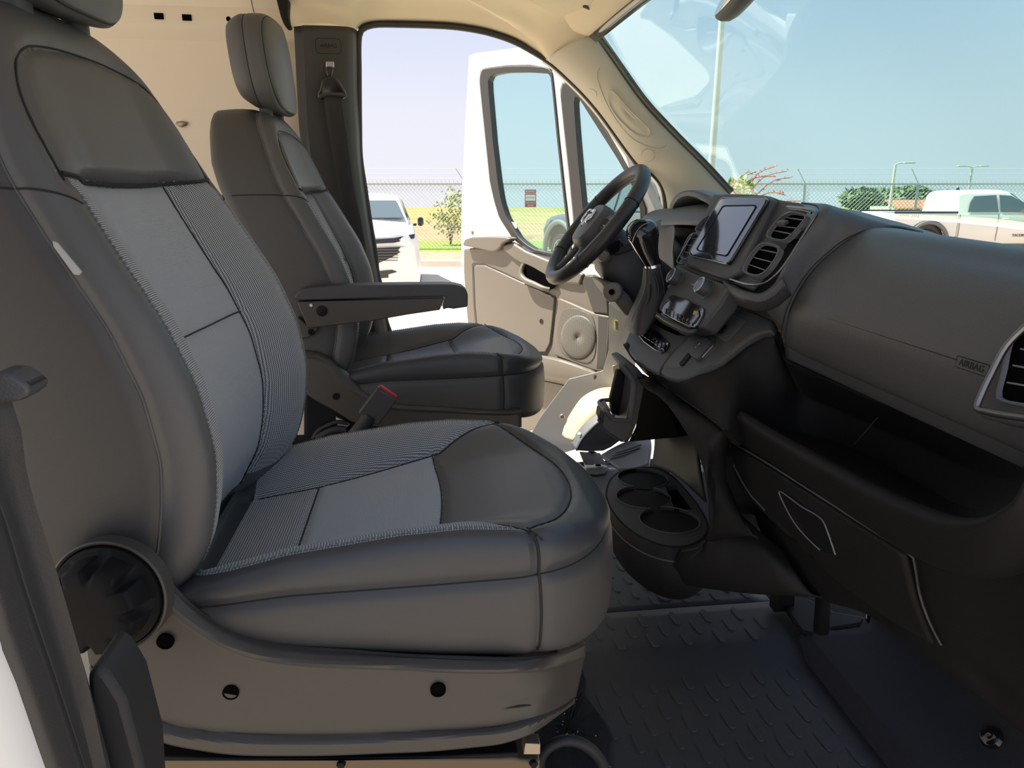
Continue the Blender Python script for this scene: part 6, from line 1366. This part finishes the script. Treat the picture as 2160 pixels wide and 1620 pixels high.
# ---- pickup trucks
def pickup(label, org, fwd, left, paint, arch, cabmat='car_window', marks=False, k=1.0, kz=1.0):
    root = thing('pickup_truck', label, 'pickup truck', Vector(org)+Vector(fwd)*2.6)
    T = carframe(root, org, fwd, left, k, kz)
    # bed: sides, tailgate, floor
    for s in (-1, 1):
        prism('bed_side', [T(.06, s*.90, .52), T(.45, s*.92, .52), T(.55, s*.92, .80), T(.72, s*.92, .95), T(.98, s*.92, .98), T(1.22, s*.92, .90), T(1.36, s*.92, .72), T(1.40, s*.92, .50), T(1.66, s*.92, .50), T(1.66, s*.90, 1.20), T(.04, s*.90, 1.20)], T(0, -s*.08, 0)-T(0, 0, 0), paint, root, bevel=.02)
        tube('bed_rail', [T(.05, s*.88, 1.21), T(1.66, s*.88, 1.21)], .03, 'gloss_black', root, res=8)
    prism('tailgate', [T(0, -.86, .58), T(0, .86, .58), T(.02, .86, 1.20), T(.02, -.86, 1.20)], Vector(fwd)*.07, paint, root, bevel=.02)
    prism('bed_floor', [T(.05, -.86, .62), T(.05, .86, .62), T(1.7, .86, .62), T(1.7, -.86, .62)], (0, 0, -.06), 'gloss_black', root, bevel=0)
    box('rear_bumper', T(-.06, 0, .55), (.16, .16, .16), 'steel', root) if False else prism('rear_bumper', [T(-.14, -.85, .48), T(-.14, .85, .48), T(.06, .92, .48), T(.06, -.92, .48)], (0, 0, .14), 'steel', root, bevel=.02)
    # cab and nose
    carmesh('cab_lower', [(1.70, [(.3, .42), (.90, .42), (.93, .75), (.91, 1.12), (.88, 1.19), (.3, 1.20)]), (3.75, [(.3, .42), (.90, .42), (.93, .75), (.91, 1.10), (.88, 1.17), (.3, 1.18)])], paint, root, bevel=.02)
    carmesh('cab_roof', [(1.70, [(.2, 1.18), (.86, 1.18), (.72, 1.62), (.62, 1.69), (.2, 1.71)]), (1.82, [(.2, 1.18), (.87, 1.18), (.70, 1.68), (.60, 1.745), (.2, 1.76)]), (2.8, [(.2, 1.18), (.87, 1.18), (.70, 1.70), (.60, 1.765), (.2, 1.78)]), (3.05, [(.2, 1.18), (.87, 1.18), (.69, 1.66), (.58, 1.73), (.2, 1.75)]), (3.85, [(.2, 1.10), (.86, 1.12), (.80, 1.17), (.60, 1.19), (.2, 1.2)])], paint, root, bevel=.025)
    carmesh('bonnet', [(3.70, [(.3, .46), (.90, .50), (.92, .98), (.88, 1.10), (.78, 1.16), (.3, 1.18)]), (4.05, [(.3, .55), (.90, .98), (.91, 1.0), (.86, 1.08), (.76, 1.14), (.3, 1.17)]), (4.75, [(.3, .55), (.90, .98), (.90, .99), (.84, 1.04), (.74, 1.09), (.3, 1.12)]), (5.05, [(.3, .40), (.86, .45), (.88, .80), (.80, .98), (.70, 1.04), (.3, 1.06)]), (5.2, [(.3, .45), (.70, .48), (.72, .80), (.66, .92), (.58, .97), (.3, .98)])], paint, root, bevel=.03)
    prism('windscreen', [T(3.72, -.74, 1.22), T(3.72, .74, 1.22), T(3.10, .62, 1.68), T(3.10, -.62, 1.68)], Vector(fwd)*.012+Vector((0, 0, .012)), cabmat, root, bevel=0)
    for s in (-1, 1):
        off = T(0, s*.012, 0)-T(0, 0, 0)
        prism('rear_door_window', [T(1.92, s*.875, 1.22), T(1.98, s*.80, 1.45), T(2.10, s*.735, 1.61), T(2.66, s*.73, 1.64), T(2.70, s*.872, 1.22)], off, cabmat, root, bevel=0)
        prism('front_door_window', [T(2.76, s*.872, 1.22), T(2.74, s*.73, 1.64), T(3.05, s*.735, 1.62), T(3.35, s*.80, 1.46), T(3.62, s*.875, 1.22)], off, cabmat, root, bevel=0)
        for w in (1.98, 2.88): box('door_handle', T(w, s*.935, 1.05), (.16, .05, .035) if abs(Vector(fwd).x) > .7 else (.05, .16, .035), paint, root, bevel=.012)
        for w in (1.72, 2.70, 3.66): tube('door_gap', [T(w, s*.932, .50), T(w, s*.936, .80), T(w, s*.905, 1.17)], .006, 'gloss_black', root, res=5)
        mr_ = box('door_mirror', T(3.42, s*1.02, 1.27), (.13, .22, .17), paint, root, R=Matrix.Rotation(math.atan2(Vector(fwd).y, Vector(fwd).x), 3, 'Z'), bevel=.05, seg=4)
        box('mirror_arm', T(3.42, s*.92, 1.22), (.06, .14, .04), 'gloss_black', mr_, bevel=.01)
        for w in (.95, 4.40):
            wheel(T, w, s*.90, .40, root, s)
            prism('wheel_well', [T(w+.50*math.cos(t), s*.84, .42+.53*math.sin(t)) for t in np.linspace(0, math.pi, 14)], T(0, -s*.06, 0)-T(0, 0, 0), 'grille_dark', root, bevel=0)
            tube('wheel_arch', [T(w+.52*math.cos(t), s*.93, .42+.55*math.sin(t)) for t in np.linspace(-.1, math.pi+.1, 22)], .055, arch, root, res=8)
        prism('sill', [T(1.5, s*.90, .36), T(3.9, s*.90, .36), T(3.9, s*.90, .46), T(1.5, s*.90, .46)], T(0, -s*.1, 0)-T(0, 0, 0), 'gloss_black', root, bevel=.01)
        if marks and s == marks:
            n = (T(0, s, 0)-T(0, 0, 0)); 
            textobj('decal_lettering', 'TRD 4X4', T(.42, s*.912, 1.10), Vector(fwd), n, .13, 'sign_red', root, depth=.004)
            textobj('badge_lettering', 'TACOMA', T(3.30, s*.94, .64), Vector(fwd), n, .09, 'gloss_black', root, depth=.006)
    lathe('roof_aerial', [(.0001, .09), (.02, .07), (.05, 0)], T(2.1, 0, 1.77), (0, 0, 1), 'gloss_black', root, n=10)
    return root
PD_ = 18.6
pickup('white pickup truck seen from the side through the windscreen', at(upx(1890, PD_), PD_+.9), RT, -FH, 'truck_white', 'arch_dark', marks=1)
ang_ = math.radians(60); fd = (RT*-math.cos(ang_)+FH*math.sin(ang_)); fl_ = Vector((-fd.y, fd.x, 0))
fo = at(upx(1215, 17), 17.0)
pickup('dark grey pickup truck seen through the open door window', fo-fd*5.7, fd, fl_, 'truck_dark', 'arch_dark', k=1.1, kz=1.13)
# ---- plants
def leafcloud(center, rad, n, size, rnd, droop=.0):
    V = []; Fc = []
    for _ in range(n):
        while True:
            p = Vector((rnd.uniform(-1, 1), rnd.uniform(-1, 1), rnd.uniform(-1, 1)))
            if p.length <= 1: break
        p = p.normalized()*p.length**.6
        q = center+Vector((p.x*rad[0], p.y*rad[1], p.z*rad[2])); a = Vector((rnd.uniform(-1, 1), rnd.uniform(-1, 1), rnd.uniform(-.6, 1))).normalized()*size*rnd.uniform(.7, 1.3); b = a.orthogonal().normalized()*size*.35
        k = len(V); V += [q-a*.1, q+a*.5+b, q+a, q+a*.5-b]; Fc.append((k, k+1, k+2, k+3))
    return V, Fc
rnd = random.Random(3)
bs = thing('leafy_bush', 'leafy green bush growing behind the fence', 'bush', at(upx(948, 22.5), 22.5, .12)[:])
bc_ = at(upx(950, 22.5), 22.5, 1.0); prt = [leafcloud(bc_+RT*a+Vector((0, 0, b)), (.35, .35, .32), 70, .11, rnd) for a, b in ((-.25, .1), (.15, .25), (.35, -.1), (-.1, -.3), (.3, .4), (.0, .55), (-.35, -.15), (.25, -.35))]
V, Fc = merged(prt); lf = obj('foliage', V, Fc, 'leaf', bs, smooth=False, fixn=False); lf['kind'] = 'stuff'
for a in (-.25, 0, .25): tube('stem', [at(upx(948, 22.5), 22.5, .1), bc_+RT*a*.5+Vector((0, 0, -.2)), bc_+RT*a*1.5+Vector((0, 0, .4))], [.02, .014, .006], 'bark', bs, res=6, n=8)
# red flowering stalks in front of the windscreen
yc_ = thing('red_yucca', 'red flowering yucca stalks rising beyond the windscreen base', 'plant', at(upx(1560, 7.5), 7.5)[:])
yb = at(upx(1560, 7.5), 7.5, 0)
stk = [((1545,420),(1556,395),(1572,372),(1595,362)), ((1560,425),(1585,385),(1605,362),(1640,350)), ((1570,430),(1590,395),(1615,372),(1660,361)), ((1585,430),(1605,402),(1635,380),(1668,375)), ((1556,425),(1575,385),(1600,374),(1635,372)), ((1590,430),(1612,410),(1640,407),(1655,412)), ((1600,440),(1630,428),(1655,425),(1690,424)), ((1540,415),(1552,382),(1570,368),(1580,362))]
for s_ in stk:
    p3 = [fp_(a, b, 7.5+rnd.uniform(-.3, .3)) for a, b in s_]; path = cr([yb+Vector((0, 0, .3))]+p3, 40)
    st_ = tube('stalk', [Vector(p) for p in path], list(np.linspace(.012, .004, 40)), 'stalk', yc_, res=5)
    V = []; Fc = []
    for k in range(14, 40):
        for _ in range(1):
            p = Vector(path[k])+Vector((rnd.uniform(-.014, .014), rnd.uniform(-.014, .014), rnd.uniform(-.018, .014))); v, f = leafcloud(p, (.006, .006, .006), 3, .024, rnd); V, Fc = merged([(V, Fc), (v, f)])
    fl__ = obj('blossoms', V, Fc, 'blossom', st_, smooth=False, fixn=False); fl__['kind'] = 'stuff'
V, Fc = leafcloud(fp_(1556, 402, 7.6), (.14, .2, .12), 90, .10, rnd); l2 = obj('leaves', V, Fc, 'leaf', yc_, smooth=False, fixn=False); l2['kind'] = 'stuff'
for k in range(26):
    a = rnd.uniform(0, 6.28); q = [yb+Vector((0, 0, .02)), yb+Vector((math.cos(a)*.25, math.sin(a)*.25, .55)), yb+Vector((math.cos(a)*.6, math.sin(a)*.6, .7))]; tube('blade', q, [.012, .009, .002], 'stalk', yc_, res=4, n=8)
# trees beyond the fence
def tree(label, px, py_top, py_bot, d, w):
    base = at(upx(px, d), d, 0); zt = fp_(px, py_top, d).z; zb_ = max(.3, fp_(px, py_bot, d).z)
    r = thing('tree', label, 'tree', base[:], group='trees beyond the fence'); rad = w/2/1497*d; cz = (zt+zb_)/2; hh = (zt-zb_)/2
    prt = []
    for _ in range(14):
        o_ = Vector((rnd.uniform(-.7, .7)*rad, rnd.uniform(-.5, .5)*rad, rnd.uniform(-.7, .62)*hh)); prt.append(leafcloud(base+Vector((0, 0, cz))+o_, (rad*.5, rad*.4, hh*.55), 200, .5, rnd))
    V, Fc = merged(prt); c_ = obj('crown', V, Fc, 'tree_leaf_hazy', r, smooth=False, fixn=False); c_['kind'] = 'stuff'
    tube('trunk', [base, base+Vector((.1, 0, zb_)), base+Vector((0, 0, cz))], [.3, .22, .12], 'bark', r, res=8, n=6)
tree('rounded tree with a bare fork, leftmost of the trees beyond the fence', 1822, 404, 450, 60, 70)
tree('dark green tree behind the thin lamp post', 1876, 400, 450, 74, 80)
tree('tall dense tree left of the white pickup cab', 1922, 399, 450, 62, 80)
tree('pale low tree touching the roof of the white pickup', 1975, 408, 450, 66, 80)
bd = thing('low_building', 'low building with an orange tiled roof behind the white pickup bed', 'building', at(upx(1945, 50), 50)[:])
prism('building_wall', [at(upx(1900, 50), 50, 0), at(upx(1990, 50), 50, 0), at(upx(1990, 50), 50, .7), at(upx(1900, 50), 50, .7)], FH*4, 'kerb', bd, bevel=0)
prism('tiled_roof', [at(upx(1896, 50), 49.8, .55), at(upx(1994, 50), 49.8, .55), at(upx(1990, 50), 52, 1.1), at(upx(1900, 50), 52, 1.1)], (0, 0, .08), 'tile', bd, bevel=0)
# lamp posts
def lamp(label, px, d, top, heads, r=.06, thick=None):
    b = at(upx(px, d), d, 0); rt_ = thing('lamp_post', label, 'lamp post', b[:]); zt = fp_(px, top, d).z
    tube('pole', [b, b+Vector((0, 0, zt))], [r*1.25, r*.8], 'pole', rt_, res=14, n=6)
    lathe('pole_base', [(r*2.5, 0), (r*2.5, .25), (r*1.4, .3)], b, (0, 0, 1), 'kerb', rt_, n=20)
    for s, l in heads:
        tube('lamp_arm', [b+Vector((0, 0, zt-.02)), b+Vector((0, 0, zt+.08))+RT*s*l*.5, b+Vector((0, 0, zt+.1))+RT*s*l], r*.5, 'pole', rt_, res=8, n=8)
        box('lamp_head', b+Vector((0, 0, zt+.1))+RT*s*(l+.3), (.7, .28, .10), 'pole', rt_, R=Matrix.Rotation(-YAW, 3, 'Z'), bevel=.03)
lamp('thick pale lamp post rising through the top of the windscreen', 1497, 19.5, -170, ((1, 1.0), (-1, 1.0)), r=.082)
lamp('thin lamp post with one arm right of the screen', 1881, 45, 347, ((1, .5),), r=.09)
lamp('twin headed lamp post above the white pickup', 2043, 60, 353, ((1, .6), (-1, .6)), r=.09)
